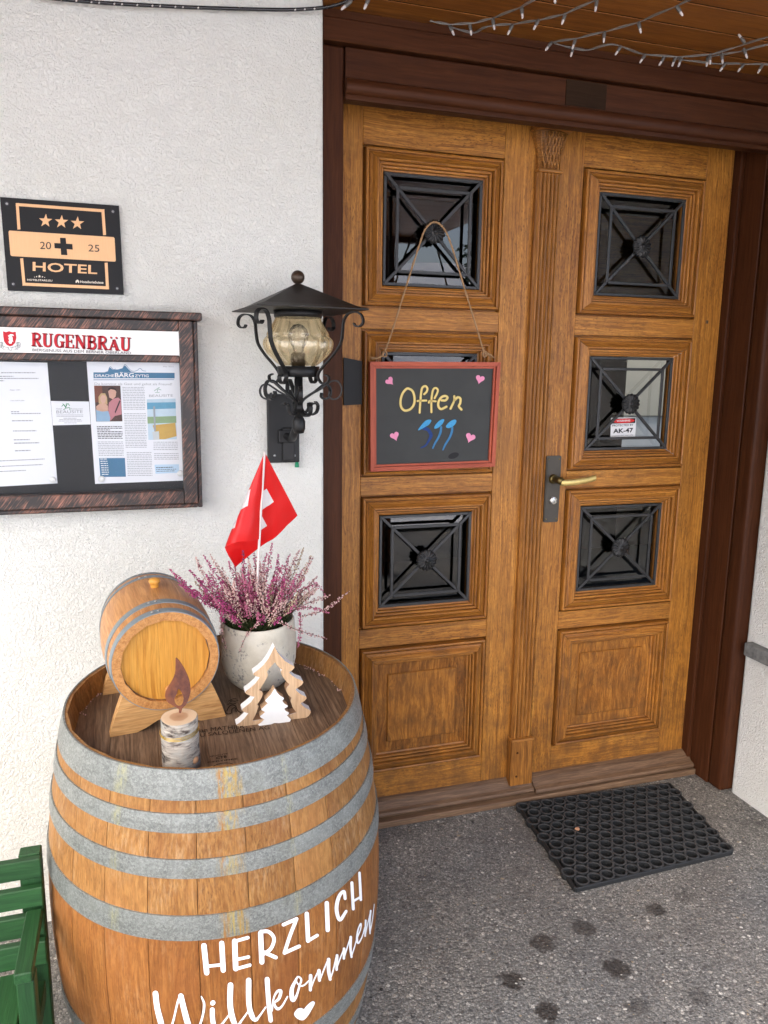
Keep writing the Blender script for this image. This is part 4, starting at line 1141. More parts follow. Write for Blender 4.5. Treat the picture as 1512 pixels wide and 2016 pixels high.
# shield emblem: red shield with a pale leaping ibex, sprigs below
sh = [(42, 375), (85, 388), (130, 374), (178, 390), (222, 382), (232, 470), (215, 540), (175, 580), (140, 590), (95, 570), (58, 520), (46, 450)]
flat_poly('shield_border', [h1(138 + (x - 138) * 1.14, 480 + (y - 480) * 1.12, 0.0002) for x, y in sh], M_WHITE, hdr)
flat_poly('shield', [h1(x, y, 0.0005) for x, y in sh], M_PRINT_R, hdr)
flat_poly('shield_beast', [h1(x, y, 0.0009) for x, y in [(110, 440), (150, 415), (185, 420), (200, 445), (182, 440), (165, 435), (180, 470), (178, 500), (190, 525), (170, 520), (165, 550), (135, 552), (115, 520), (135, 515), (118, 480), (130, 460)]], M_WHITE, hdr)
spr = []
for s in (-1, 1):
    for r_, cx, cy in ((28, 138 + s * 128, 560), (22, 138 + s * 130, 590), (16, 138 + s * 112, 545), (18, 138 + s * 100, 600)):
        spr.append(([(cx + r_ * math.cos(a) * 0.8, cy + r_ * math.sin(a)) for a in [i * PI / 4 for i in range(8)]], 7, True))
    spr.append(([(138 + s * 120, 570), (138 + s * 60, 600), (138 + s * 10, 605)], 7))
spr.append(([(105, 600), (152, 655), (175, 600)], 7))
strokes('emblem_sprigs', spr, lambda x, y: h1(x, y, 0.0004), M_PRINT_G, hdr)
text_px('emblem_year', [('seit 18', (40, 640), (120, 642), 22, 0.0), ('1866', (195, 640), (262, 644), 22, 0.0)], lambda x, y: h1(x, y, 0.0005), M_PRINT_G, hdr)

def tlines(name, rows, mapper, mat, parent, seed=1, wordw=(14, 42), gap=6):
    """rows of tiny words: (x0, x1, y, height, slope)"""
    rnd = random.Random(seed)
    V, F = [], []
    for x0, x1, y, h, sl in rows:
        x = x0
        while x < x1 - 4:
            w = min(rnd.uniform(*wordw), x1 - x)
            b = len(V)
            for px_, py_ in ((x, y), (x + w, y), (x + w, y - h), (x, y - h)):
                V.append(mapper(px_, py_ + (px_ - x0) * sl))
            F.append((b, b + 1, b + 2, b + 3))
            x += w + gap
    return mk(name, V, F, mat, parent)
# papers: things lying in the case
def paper(name, label, cat, corners, y, thick=0.0006):
    P = [W(u, v, y) for u, v in corners]
    return tag(prism(name, [P], thick, (0, 1, 0), M_PAPER, None), label, cat)
# newspaper sheet
n3 = lambda x, y, d=0.0: W(160 + x / 6.048, 700 + y / 6.048, YPB - d)
news = paper('newspaper_page', 'printed newspaper page with a couple photo and blue heading, right in the display case', 'newspaper', [(170.5, 712), (354.5, 714.5), (363, 946), (187.3, 952.6)], YPB)
flat_poly('masthead', [n3(*q, 0.0004) for q in ((145, 200), (1112, 206), (1112, 272), (146, 270))], M_PRINT_B, news)
flat_poly('masthead_rule', [n3(*q, 0.0004) for q in ((146, 285), (1105, 284), (1105, 290), (146, 293))], M_PRINT_B, news)
flat_poly('mountain', [n3(*q, 0.0003) for q in ((270, 202), (320, 185), (340, 140), (375, 168), (440, 165), (490, 150), (520, 115), (560, 160), (590, 190), (640, 200))], M_PRINT_B, news)
strokes('ridge_line', [([(320, 180), (345, 132), (380, 165), (410, 160)], 5), ([(500, 140), (522, 105), (570, 158), (610, 185), (660, 180), (700, 152), (730, 178), (770, 186)], 5)], lambda x, y: n3(x, y, 0.0005), M_PRINT_B, news)
text_px('masthead_text', [('DRACHE', (162, 256), (392, 256), 34, 0.012), ('BÄRG', (400, 258), (626, 258), 52, 0.02), ('ZYTIG', (636, 258), (803, 258), 34, 0.012)], lambda x, y: n3(x, y, 0.0008), M_WHITE, news)
text_px('headline', [('Du kommst als Gast und gehst als Freund!', (158, 350), (1080, 354), 30, 0.0)], lambda x, y: n3(x, y, 0.0005), M_PRINT_G, news)
text_px('issue_date', [('Mai 2021', (978, 138), (1098, 140), 16, 0.0)], lambda x, y: n3(x, y, 0.0005), M_PRINT_G, news)
rows = []
for i in range(8): rows.append((184 + i * 2, 492 - (150 if i == 2 else 0), 850 + i * 20, 9, 0.0))
tlines('bold_column', rows, lambda x, y: n3(x, y, 0.0004), M_PRINT, news, 3)
rows = []
for i in range(9): rows.append((196 + i * 1.5, 505, 1032 + i * 20, 7, 0.0))
for i in range(14): rows.append((490 + i, 752 + i, 382 + i * 20, 7, 0.0))
for i in range(21): rows.append((508 + i, 770 + i * 0.6, 695 + i * 20, 7, 0.0))
for i in range(14): rows.append((540 + i, 836 + i, 1158 + i * 21, 7, 0.0))
for i in range(5): rows.append((860, 1150, 1035 + i * 22, 7, 0.0))
for i in range(4): rows.append((868, 1160, 1170 + i * 22, 7, 0.0))
tlines('body_columns', rows, lambda x, y: n3(x, y, 0.0004), M_PRINT_G, news, 5)
flat_poly('contents_box', [n3(*q, 0.0003) for q in ((212, 1222), (520, 1219), (532, 1443), (226, 1446))], M_PRINT_B, news)
tlines('contents_text', [(225 + i * 3, 310 + i * 3, 1237 + i * 26, 9, 0.0) for i in range(8)], lambda x, y: n3(x, y, 0.0007), M_WHITE, news, 6)
flat_poly('notice_box', [n3(*q, 0.0003) for q in ((872, 1300), (1162, 1294), (1168, 1395), (885, 1408))], M_PRINT_LB, news)
tlines('notice_text', [(890, 1095, 1340, 9, -0.03), (892, 1130, 1362, 6, -0.03), (895, 1110, 1382, 6, -0.03)], lambda x, y: n3(x, y, 0.0006), M_PRINT, news, 7)
text_px('advert_name', [('BEAUSITE', (808, 494), (1092, 488), 30, 0.0)], lambda x, y: n3(x, y, 0.0005), M_PRINT_G, news)
strokes('advert_sprig', [([(870, 420), (905, 395), (930, 380)], 5), ([(905, 430), (915, 400), (950, 410)], 5), ([(880, 440), (930, 440)], 4)], lambda x, y: n3(x, y, 0.0005), M_PRINT_GREEN, news)
# two printed pictures, as flat patches of colour
def patch(name, pts, col, d, par, mp=n3):
    return flat_poly(name, [mp(x, y, d) for x, y in pts], plain('print_' + name, col, 0.7, 0, 0.2, 0.12, 60.0), par)
pic = patch('portrait_photo', [(152, 358), (465, 358), (490, 783), (176, 786)], (0.085, 0.05, 0.042), 0.0004, news)
patch('photo_post', [(152, 358), (245, 358), (262, 540), (166, 560)], (0.20, 0.075, 0.050), 0.0007, pic)
patch('photo_shirt', [(330, 560), (380, 515), (440, 500), (474, 530), (480, 700), (400, 720), (345, 780), (320, 640)], (0.47, 0.20, 0.22), 0.0008, pic)
patch('photo_braces', [(455, 530), (468, 545), (420, 660), (405, 690), (398, 670), (430, 590)], (0.06, 0.035, 0.04), 0.0011, pic)
patch('photo_head', [(320, 420), (345, 388), (400, 390), (418, 430), (408, 490), (375, 520), (335, 500)], (0.56, 0.33, 0.25), 0.0010, pic)
patch('photo_hair', [(318, 425), (325, 388), (365, 376), (412, 390), (420, 435), (402, 410), (350, 400)], (0.035, 0.022, 0.018), 0.0012, pic)
patch('photo_dress', [(176, 640), (220, 655), (290, 645), (322, 660), (345, 740), (340, 783), (180, 784)], (0.28, 0.42, 0.56), 0.0010, pic)
patch('photo_neck', [(178, 605), (230, 565), (290, 570), (318, 600), (318, 660), (250, 668), (180, 650)], (0.56, 0.34, 0.25), 0.0011, pic)
patch('photo_blonde_hair', [(208, 570), (205, 490), (235, 450), (285, 450), (308, 500), (312, 585), (290, 570), (225, 570)], (0.52, 0.36, 0.19), 0.0012, pic)
patch('photo_face', [(225, 500), (250, 470), (285, 475), (298, 510), (285, 560), (255, 575), (232, 550)], (0.60, 0.37, 0.29), 0.0014, pic)
ter = patch('terrace_photo', [(780, 522), (1122, 512), (1138, 996), (800, 1005)], (0.50, 0.62, 0.70), 0.0004, news)
patch('photo_lake', [(782, 560), (1124, 555), (1126, 630), (784, 640)], (0.13, 0.33, 0.47), 0.0007, ter)
patch('photo_meadow', [(786, 730), (1130, 720), (1132, 800), (790, 810)], (0.25, 0.36, 0.20), 0.0007, ter)
patch('photo_deck', [(850, 830), (1120, 800), (1136, 960), (1000, 996), (900, 996)], (0.56, 0.36, 0.10), 0.0008, ter)
patch('photo_vase', [(845, 910), (925, 900), (930, 1000), (860, 1005)], (0.55, 0.58, 0.58), 0.0010, ter)
patch('photo_mast', [(855, 605), (878, 605), (888, 900), (868, 900)], (0.33, 0.36, 0.38), 0.0011, ter)
# menu sheet, partly out of the picture
h2 = lambda x, y, d=0.0: W(x / 7.2, 800 + y / 7.2, YPB - 0.0002 - d)
menu = paper('menu_sheet', 'white menu sheet with italic lines at the left edge of the display case', 'menu', [(-45, 711), (93, 714), (113.2, 951.5), (-38, 960)], YPB - 0.0002)
mrow = [(20, 500, 970, 14, 0.0), (0, 190, 1022, 14, 0.0), (0, 545, 1052, 14, 0.0), (0, 60, 1084, 14, 0.0)]
tlines('menu_intro', mrow, lambda x, y: W(x / 7.2, 600 + y / 7.2, YPB - 0.0006), M_PRINT_G, menu, 9, (16, 50), 9)
text_px('menu_lines', [('~Suppe~ Salat~', (130, 1214), (298, 1212), 14, 0.0), ('~Vom Grill Forelle~', (142, 1366), (352, 1364), 14, 0.0)], lambda x, y: W(x / 7.2, 600 + y / 7.2, YPB - 0.0006), M_PRINT, menu)
tlines('menu_lines', [(155, 270, 82, 13, 0), (160, 575, 110, 13, -0.01), (170, 465, 212, 14, -0.01), (185, 515, 356, 14, -0.01), (195, 420, 482, 14, -0.02), (200, 555, 530, 15, -0.02), (212, 432, 638, 15, -0.03),
                      (0, 632, 780, 12, -0.045), (0, 605, 858, 12, -0.045), (0, 365, 930, 12, -0.045)], lambda x, y: h2(x, y, 0.0004), M_PRINT_G, menu, 11, (18, 52), 7)
# business card
card = paper('business_card', 'small white hotel card pinned between menu and newspaper', 'card', [(100, 789.5), (175, 790.5), (178.5, 835.5), (104, 837.5)], YPB - 0.001)
k1 = lambda x, y, d=0.0: W(x / 7.2, 600 + y / 7.2, YPB - 0.0012 - d)
text_px('card_text', [('BEAUSITE', (798, 1540), (1172, 1535), 44, 0.0), ('Hotel', (795, 1486), (875, 1486), 26, 0.0), ('Restaurant', (1005, 1486), (1172, 1484), 24, 0.0)], lambda x, y: k1(x, y, 0.0004), M_PRINT_G, card)
tlines('card_lines', [(800, 1180, 1560, 4, 0), (800, 1180, 1583, 8, 0), (900, 1085, 1612, 7, 0), (840, 1150, 1632, 7, 0), (830, 1165, 1652, 7, 0), (910, 1085, 1678, 7, 0)], lambda x, y: k1(x, y, 0.0004), M_PRINT_G, card, 15, (30, 60), 4)
strokes('card_flower', [([(875, 1440), (905, 1415), (930, 1460), (900, 1490)], 9), ([(930, 1460), (960, 1400), (985, 1430)], 9), ([(930, 1465), (985, 1460), (990, 1490)], 9), ([(890, 1400), (930, 1450), (940, 1395)], 8)], lambda x, y: k1(x, y, 0.0005), M_PRINT_GREEN, card)
for u, v, lab in ((103.5, 944.5, 'round white magnet on the corner of the menu sheet'), (200, 943, 'round white magnet on the lower left corner of the newspaper'), (355, 932, 'round white magnet at the lower right corner of the newspaper')):
    o = lathe('magnet', [(0.0, 0.005), (0.0062, 0.0048), (0.0078, 0.0036), (0.0080, 0.0)], M_MAGNET, None, frame((1, 0, 0), (0, 0, 1), (0, -1, 0), W(u, v, YPB - 0.001)), 20)
    tag(o, lab, 'magnet', 'magnets in the display case')

# ================================================================== wall lantern
LY = -0.385
lp = thing('wall_lantern', 'black wrought iron wall lantern with amber fluted glass and scrolls', 'lantern', (0.378, YW, 1.26))
lx = W(587, 650, LY).x
LA = lambda v: W(587, v, LY).z
# back plate and its fittings
p0, p1 = W(526, 775, -0.236), W(589, 775, -0.236)
xb0, xb1 = p0.x, p1.x
zb0, zb1 = W(560, 911, -0.236).z, W(560, 776, -0.236).z
box('back_plate', (xb0, -0.236, zb0), (xb1, YW - 0.0005, zb1), M_IRON, lp, 'z', 0.003, 2)
box('cable_cover', ((xb0 + xb1) / 2 - 0.004, -0.2455, zb0 + 0.006), ((xb0 + xb1) / 2 + 0.028, -0.2362, zb0 + 0.095), M_IRON, lp, 'z', 0.003, 2)
for u in (541, 580):
    lathe('plate_screw', [(0, 0.002), (0.003, 0.0015), (0.0036, 0)], M_SCREW, lp, frame((1, 0, 0), (0, 0, 1), (0, -1, 0), W(u, 897, -0.2362)), 10)
pp = W(584.5, 914, -0.232)
lathe('wire_cap', [(0.0, 0.0), (0.0062, 0.0), (0.0058, 0.006), (0.0045, 0.014), (0.0, 0.014)], M_GREENCAP, lp, Matrix.Translation(pp - Vector((0, 0, 0.008))), 10)
# arm from plate to post
ra = smooth_path([((xb0 + xb1) / 2 + 0.006, -0.236, 1.335), ((xb0 + xb1) / 2 + 0.012, -0.285, 1.332), (lx - 0.006, -0.345, 1.345), (lx - 0.001, LY, 1.385)], 6)
tube('arm', ra, 0.0105, M_IRON, lp, 12)
box('arm_flange', ((xb0 + xb1) / 2 - 0.016, -0.2465, 1.315), ((xb0 + xb1) / 2 + 0.026, -0.2364, 1.352), M_IRON, lp, 'x', 0.004, 2)
tube('post', [(lx, LY, 1.375), (lx, LY, LA(742))], 0.0105, M_IRON, lp, 12)
zc0, zc1 = LA(742), LA(721)
lathe('glass_cup', [(0.0, zc0), (0.046, zc0), (0.051, zc0 + 0.004), (0.052, zc1), (0.049, zc1), (0.047, zc0 + 0.006), (0.0, zc0 + 0.006)], M_IRON, lp, Matrix.Translation((lx, LY, 0)), 28)
# fluted globe
z0g, z1g = LA(720), LA(606)
hg = z1g - z0g
gp = [(0.044, 0.0), (0.050, 0.03), (0.062, 0.10), (0.074, 0.18), (0.083, 0.27), (0.0865, 0.36), (0.085, 0.45), (0.078, 0.55), (0.069, 0.65), (0.060, 0.76), (0.054, 0.87), (0.052, 0.95), (0.054, 1.0)]
gp = [(p.x, p.y) for p in smooth_path([(r, z, 0) for r, z in gp], 4)]
NF = 12
def flute(r, z, a):
    f = max(0, math.sin(PI * min(1, z * 1.03 + 0.02)))
    two = 0.5 * NF if z > 0.5 else 0
    return r - 0.0105 * (1 - abs(math.sin(a * NF / 2 + (PI / 2 if z > 0.505 else 0)))) ** 1.2 * f - 0.0035 * math.exp(-((z - 0.5) / 0.035) ** 2)
vs, fs = lathe_data([(r, z) for r, z in gp], 144, rmod=flute)
vs = [(x, y, z0g + z * hg) for x, y, z in vs]
glb = mk('glass_globe', vs, fs, M_AMBER, lp, Matrix.Translation((lx, LY, 0)), True)
M_SOCK = plain('brown_lamp_socket', (0.05, 0.035, 0.022), 0.4, 0, 0.5, 0.2, 60.0)
lathe('lamp_socket', [(0.0, 0), (0.017, 0), (0.018, 0.036), (0.014, 0.040), (0.0, 0.040)], M_SOCK, lp, Matrix.Translation((lx, LY, z0g - 0.008)), 20)
M_LAMPGLASS = make_glass('clear_bulb_glass', (0.95, 0.95, 0.95), 0.02, 0.25, (0.75, 0.75, 0.75))
lathe('light_bulb', [(0.012, 0.0), (0.014, 0.010), (0.023, 0.028), (0.026, 0.042), (0.022, 0.056), (0.012, 0.066), (0.0, 0.069)], M_LAMPGLASS, lp, Matrix.Translation((lx, LY, z0g + 0.032)), 20)
# pyramid roof with a flat lip
zr0 = LA(609); zr1 = LA(561)
hw = 0.134; hf = 0.110
V = []
for r_, z_ in ((hw, zr0 - 0.004), (hw, zr0 - 0.0015), (hf, zr0 + 0.006), (0.006, zr1 + 0.002)):
    V += [(-r_, -r_, z_), (r_, -r_, z_), (r_, r_, z_), (-r_, r_, z_)]
F = []
for j in range(3):
    for k_ in range(4):
        F.append((j * 4 + k_, j * 4 + (k_ + 1) % 4, j * 4 + 4 + (k_ + 1) % 4, j * 4 + 4 + k_))
F += [(12, 13, 14, 15), (3, 2, 1, 0)]
ROT = Matrix.Rotation(math.radians(5), 4, 'Z')
mk('roof', V, F, M_ROOF_IRON, lp, Matrix.Translation((lx, LY, 0)) @ ROT)
lathe('roof_collar', [(0.056, zr0 - 0.020), (0.058, zr0 - 0.020), (0.060, zr0 - 0.0042), (0.055, zr0 - 0.0042)], M_IRON, lp, Matrix.Translation((lx, LY, 0)), 28)
bz = LA(546)
lathe('finial_ball', [(0.0165 * math.sin(PI * i / 14), bz - 0.0165 * math.cos(PI * i / 14)) for i in range(15)], M_BALL, lp, Matrix.Translation((lx, LY, 0)), 24)
tube('finial_neck', [(lx, LY, zr1 - 0.004), (lx, LY, bz - 0.014)], 0.0045, M_ROOF_IRON, lp, 10)
# scrolled straps of the cage and of the bracket
KX, KZ = 3.38e-4, 2.735e-4
zcrop = lambda y: LA(510 + y / 4.69)
cage = [(455, 600), (470, 625), (505, 625), (528, 590), (515, 530), (470, 500), (410, 515), (375, 580), (366, 680), (350, 780), (290, 885), (215, 980), (170, 1050), (168, 1100), (200, 1145), (245, 1130), (255, 1085), (225, 1065)]
low = [(150, 1345), (120, 1330), (95, 1350), (95, 1395), (60, 1435), (20, 1410), (5, 1360), (30, 1300), (90, 1250), (160, 1205), (215, 1160), (270, 1120), (320, 1130), (345, 1190), (330, 1260), (280, 1290), (240, 1260), (245, 1215)]
for ang in (-45, 45, 135, 225):
    a = math.radians(ang - 90 + 2)
    d = Vector((math.cos(a), math.sin(a), 0)); s = Vector((-math.sin(a), math.cos(a), 0))
    strap('cage_strap', [Vector((lx, LY, 0)) + d * (x * KX) + Vector((0, 0, zcrop(y))) for x, y, _ in [tuple(p) for p in smooth_path([(x, y, 0) for x, y in cage], 5)]], s, 0.0105, 0.0032, M_IRON, lp)
for ang in (-62, 62, 180):
    a = math.radians(ang - 90 + 4)
    d = Vector((math.cos(a), math.sin(a), 0)); s = Vector((-math.sin(a), math.cos(a), 0))
    strap('scroll', [Vector((lx, LY, 0)) + d * (x * KX * 0.90 + 0.004) + Vector((0, 0, zcrop(y))) for x, y, _ in [tuple(p) for p in smooth_path([(x, y, 0) for x, y in low], 5)]], s, 0.0105, 0.0034, M_IRON, lp)
a = math.radians(-60)
low2 = [(150, 1320), (175, 1360), (160, 1420), (100, 1445), (40, 1420), (10, 1380), (5, 1330)]
for ang in (-75, 30):
    a = math.radians(ang)
    d = Vector((math.cos(a), math.sin(a), 0)); s = Vector((-math.sin(a), math.cos(a), 0))
    strap('scroll', [Vector((lx, LY, 0)) + d * (x * KX + 0.006) + Vector((0, 0, zcrop(y))) for x, y, _ in [tuple(p) for p in smooth_path([(x, y, 0) for x, y in low2], 5)]], s, 0.0105, 0.003, M_IRON, lp)
for ang, k_ in ((-8, 0.72), (-112, 0.80), (112, 0.80)):
    a = math.radians(ang - 90)
    d = Vector((math.cos(a), math.sin(a), 0)); s = Vector((-math.sin(a), math.cos(a), 0))
    strap('scroll', [Vector((lx, LY, 0)) + d * (x * KX * k_ + 0.004) + Vector((0, 0, zcrop(1330 + (y - 1330) * k_))) for x, y, _ in [tuple(p) for p in smooth_path([(x, y, 0) for x, y in low], 5)]], s, 0.0105, 0.0034, M_IRON, lp)
lathe('post_foot', [(0.0, 1.352), (0.012, 1.354), (0.0165, 1.366), (0.0165, 1.384), (0.0125, 1.392), (0.010, 1.395)], M_IRON, lp, Matrix.Translation((lx, LY, 0)), 16)

# ================================================================== the wine barrel
BH, BRH, BRB, BZM = 0.86, 0.2880, 0.3440, 0.440
BAX = Vector((-0.0133, -0.0607, 1.0)).normalized()
BE1 = Vector((0, 1, 0)).cross(BAX).normalized()
BE2 = BAX.cross(BE1)
BT = Vector((0.1294, -0.7743, BH))           # centre of the rim
BO = BT - BAX * BH                           # centre of the foot
def brad(z): return BRB - (BRB - BRH) * ((z - BZM) / (BH - BZM)) ** 2
def bl(x, y, h): return BT + BE1 * x + BE2 * y + BAX * h      # from the rim plane
MB = frame(BE1, BE2, BAX, BO)                # barrel frame, z up from the foot
HD = -0.045                                  # head below the rim
def on_head(u, v, h=HD + 0.0015): return hit(u, v, BT + BAX * h, BAX)
def on_local_y(u, v, ly): return hit(u, v, BT + BE2 * ly, BE2)
def on_barrel(u, v, off=0.0):
    d = ray(u, v).normalized()
    def f(t):
        q = CAM + d * t - BO
        z = q.dot(BAX)
        return math.hypot(q.dot(BE1), q.dot(BE2)) - brad(z) - off
    t = 0.75; stp = 0.02
    while f(t) > 0 and t < 2.0: t += stp
    if t >= 2.0:                             # just past the edge: keep to the closest approach
        t = min((0.9 + 0.005 * i for i in range(160)), key=f)
        return CAM + d * t
    a, b = t - stp, t
    for _ in range(18):
        m = (a + b) / 2
        if f(m) > 0: a = m
        else: b = m
    return CAM + d * b
barrel = thing('wine_barrel', 'upright oak wine barrel with galvanised hoops and white welcome lettering', 'barrel', BO)

def stave_meshes(n, H_, rad, thick, zsteps, name, mat, variants=1, gap=0.0006, edge=0.0009):
    """stave: local X along the barrel axis, Z radial"""
    half = PI / n
    vs, fs = [], []
    na = 6
    angs = [-half + gap / rad(H_ / 2), -half + 0.0035 / rad(H_ / 2)] + [-half + 2 * half * i / 5 for i in (1, 2, 3, 4)] + [half - 0.0035 / rad(H_ / 2), half - gap / rad(H_ / 2)]
    zs = [H_ * i / zsteps for i in range(zsteps + 1)]
    if callable(thick):
        zs = sorted(zs + [0.006, 0.046, H_ - 0.046, H_ - 0.006]); zsteps = len(zs) - 1
    thk = thick if callable(thick) else (lambda z: thick)
    m = len(angs)
    for z in zs:
        r = rad(z)
        for i, a in enumerate(angs):
            rr = r - (edge if i in (0, m - 1) else 0)
            vs.append((z, rr * math.sin(a), rr * math.cos(a)))
    b = len(vs)
    for z in zs:
        r = rad(z) - thk(z)
        for a in (angs[0], angs[-1]):
            vs.append((z, r * math.sin(a), r * math.cos(a)))
    for j in range(zsteps):
        for i in range(m - 1):
            fs.append((j * m + i, (j + 1) * m + i, (j + 1) * m + i + 1, j * m + i + 1))
        fs.append((b + 2 * j, b + 2 * j + 1, b + 2 * j + 3, b + 2 * j + 2))
        fs.append((j * m, b + 2 * j, b + 2 * j + 2, (j + 1) * m))
        fs.append((j * m + m - 1, (j + 1) * m + m - 1, b + 2 * j + 3, b + 2 * j + 1))
    fs.append(tuple([b, b + 1] + [i for i in reversed(range(m))]))
    t = zsteps
    fs.append(tuple([b + 2 * t + 1, b + 2 * t] + [t * m + i for i in range(m)]))
    me = bpy.data.meshes.new(name); me.from_pydata(vs, [], fs)
    bm = bmesh.new(); bm.from_mesh(me); bmesh.ops.recalc_face_normals(bm, faces=bm.faces); bm.to_mesh(me); bm.free()
    me.materials.append(mat)
    return me
def staves(n, H_, rad, thick, zsteps, mat, parent, M, phase=0.0, name='stave', edge=0.0009, gap=0.0006):
    me = stave_meshes(n, H_, rad, thick, zsteps, name, mat, 1, gap, edge)
    for k_ in range(n):
        a = 2 * PI * k_ / n + phase
        # local X = axis, local Z = radial, local Y = tangent
        Z = Vector((math.cos(a), math.sin(a), 0)); X = Vector((0, 0, 1)); Y = Z.cross(X)
        link_mesh(name, me, None, parent, M @ frame(X, Y, Z, (0, 0, 0)))
def hoop(name, z0, z1, rad, t, mat, parent, M, seg=96):
    prof = [(rad(z0) - 0.001, z0), (rad(z0) + t, z0), (rad((z0 + z1) / 2) + t + 0.0006, (z0 + z1) / 2), (rad(z1) + t, z1), (rad(z1) - 0.001, z1)]
    return lathe(name, prof, mat, parent, M, seg, False)
chime = lambda z: 0.027 if 0.045 < z < BH - 0.045 else 0.0065 + 0.0205 * min(z, BH - z) / 0.045
staves(24, BH, brad, chime, 16, M_STAVE, barrel, MB, math.radians(-93.0) - PI / 24 * 0.2)
for z0, z1 in ((0.8115, 0.8615), (0.757, 0.789), (0.678, 0.711), (0.564, 0.610), (0.252, 0.298), (0.152, 0.184), (0.076, 0.108), (0.0, 0.048)):
    hoop('hoop', z0, z1, brad, 0.0026, M_ZINC, barrel, MB)
# head boards, let into the staves
hr = brad(BH + HD) - 0.0265
xs_ = [-hr, -0.205, -0.118, -0.028, 0.055, 0.142, 0.212, hr]
hz = BH + HD
for a_, b_ in zip(xs_[:-1], xs_[1:]):
    up_, dn_ = [], []
    n_ = 10
    for i in range(n_ + 1):
        x = a_ + 0.0004 + (b_ - a_ - 0.0008) * i / n_
        y = math.sqrt(max(0.0, hr * hr - x * x))
        up_.append(Vector((x, y, 0))); dn_.append(Vector((x, -y, 0)))
    pts = [MB @ (p + Vector((0, 0, hz - 0.02))) for p in up_ + dn_[::-1]]
    pts = [p for i, p in enumerate(pts) if (p - pts[i - 1]).length > 1e-5]
    prism('head_board', [pts], 0.02, BAX, M_HEAD, barrel, X=BE2)
# branding on the head
hm = lambda x, y: on_head(380 + x / 6.3, 1390 + y / 6.3)
text_px('branding', [('ian MATHIER', (70, 328), (640, 272), 52, 0.0), ('AU SALQUENEN AG', (10, 392), (950, 284), 46, 0.0),
                     ('CTB', (287, 660), (420, 638), 30, 0.03), ('CERTIFIEE', (178, 706), (552, 660), 16, 0.02), ('QUALITE', (208, 632), (430, 596), 14, 0.02), ('TRADITION.FR', (246, 778), (495, 742), 26, 0.0)], hm, M_BURN, barrel)
strokes('branding_marks', [([(205, 792), (255, 745), (330, 715), (400, 706), (470, 712), (535, 742)], 7), ([(285, 795), (340, 768), (400, 758), (450, 770)], 6),
                           ([(420, 60), (440, 20), (470, -10), (520, -5), (545, 40), (570, 70), (600, 85)], 10), ([(395, 55), (420, 95), (470, 90), (485, 40), (520, 20), (535, 70)], 9),
                           ([(455, -45), (480, -65), (520, -60), (560, -70)], 8), ([(430, -20), (465, -30), (500, -25), (540, -40)], 8), ([(440, -60), (500, -90), (550, -85)], 7)], hm, M_BURN, barrel)
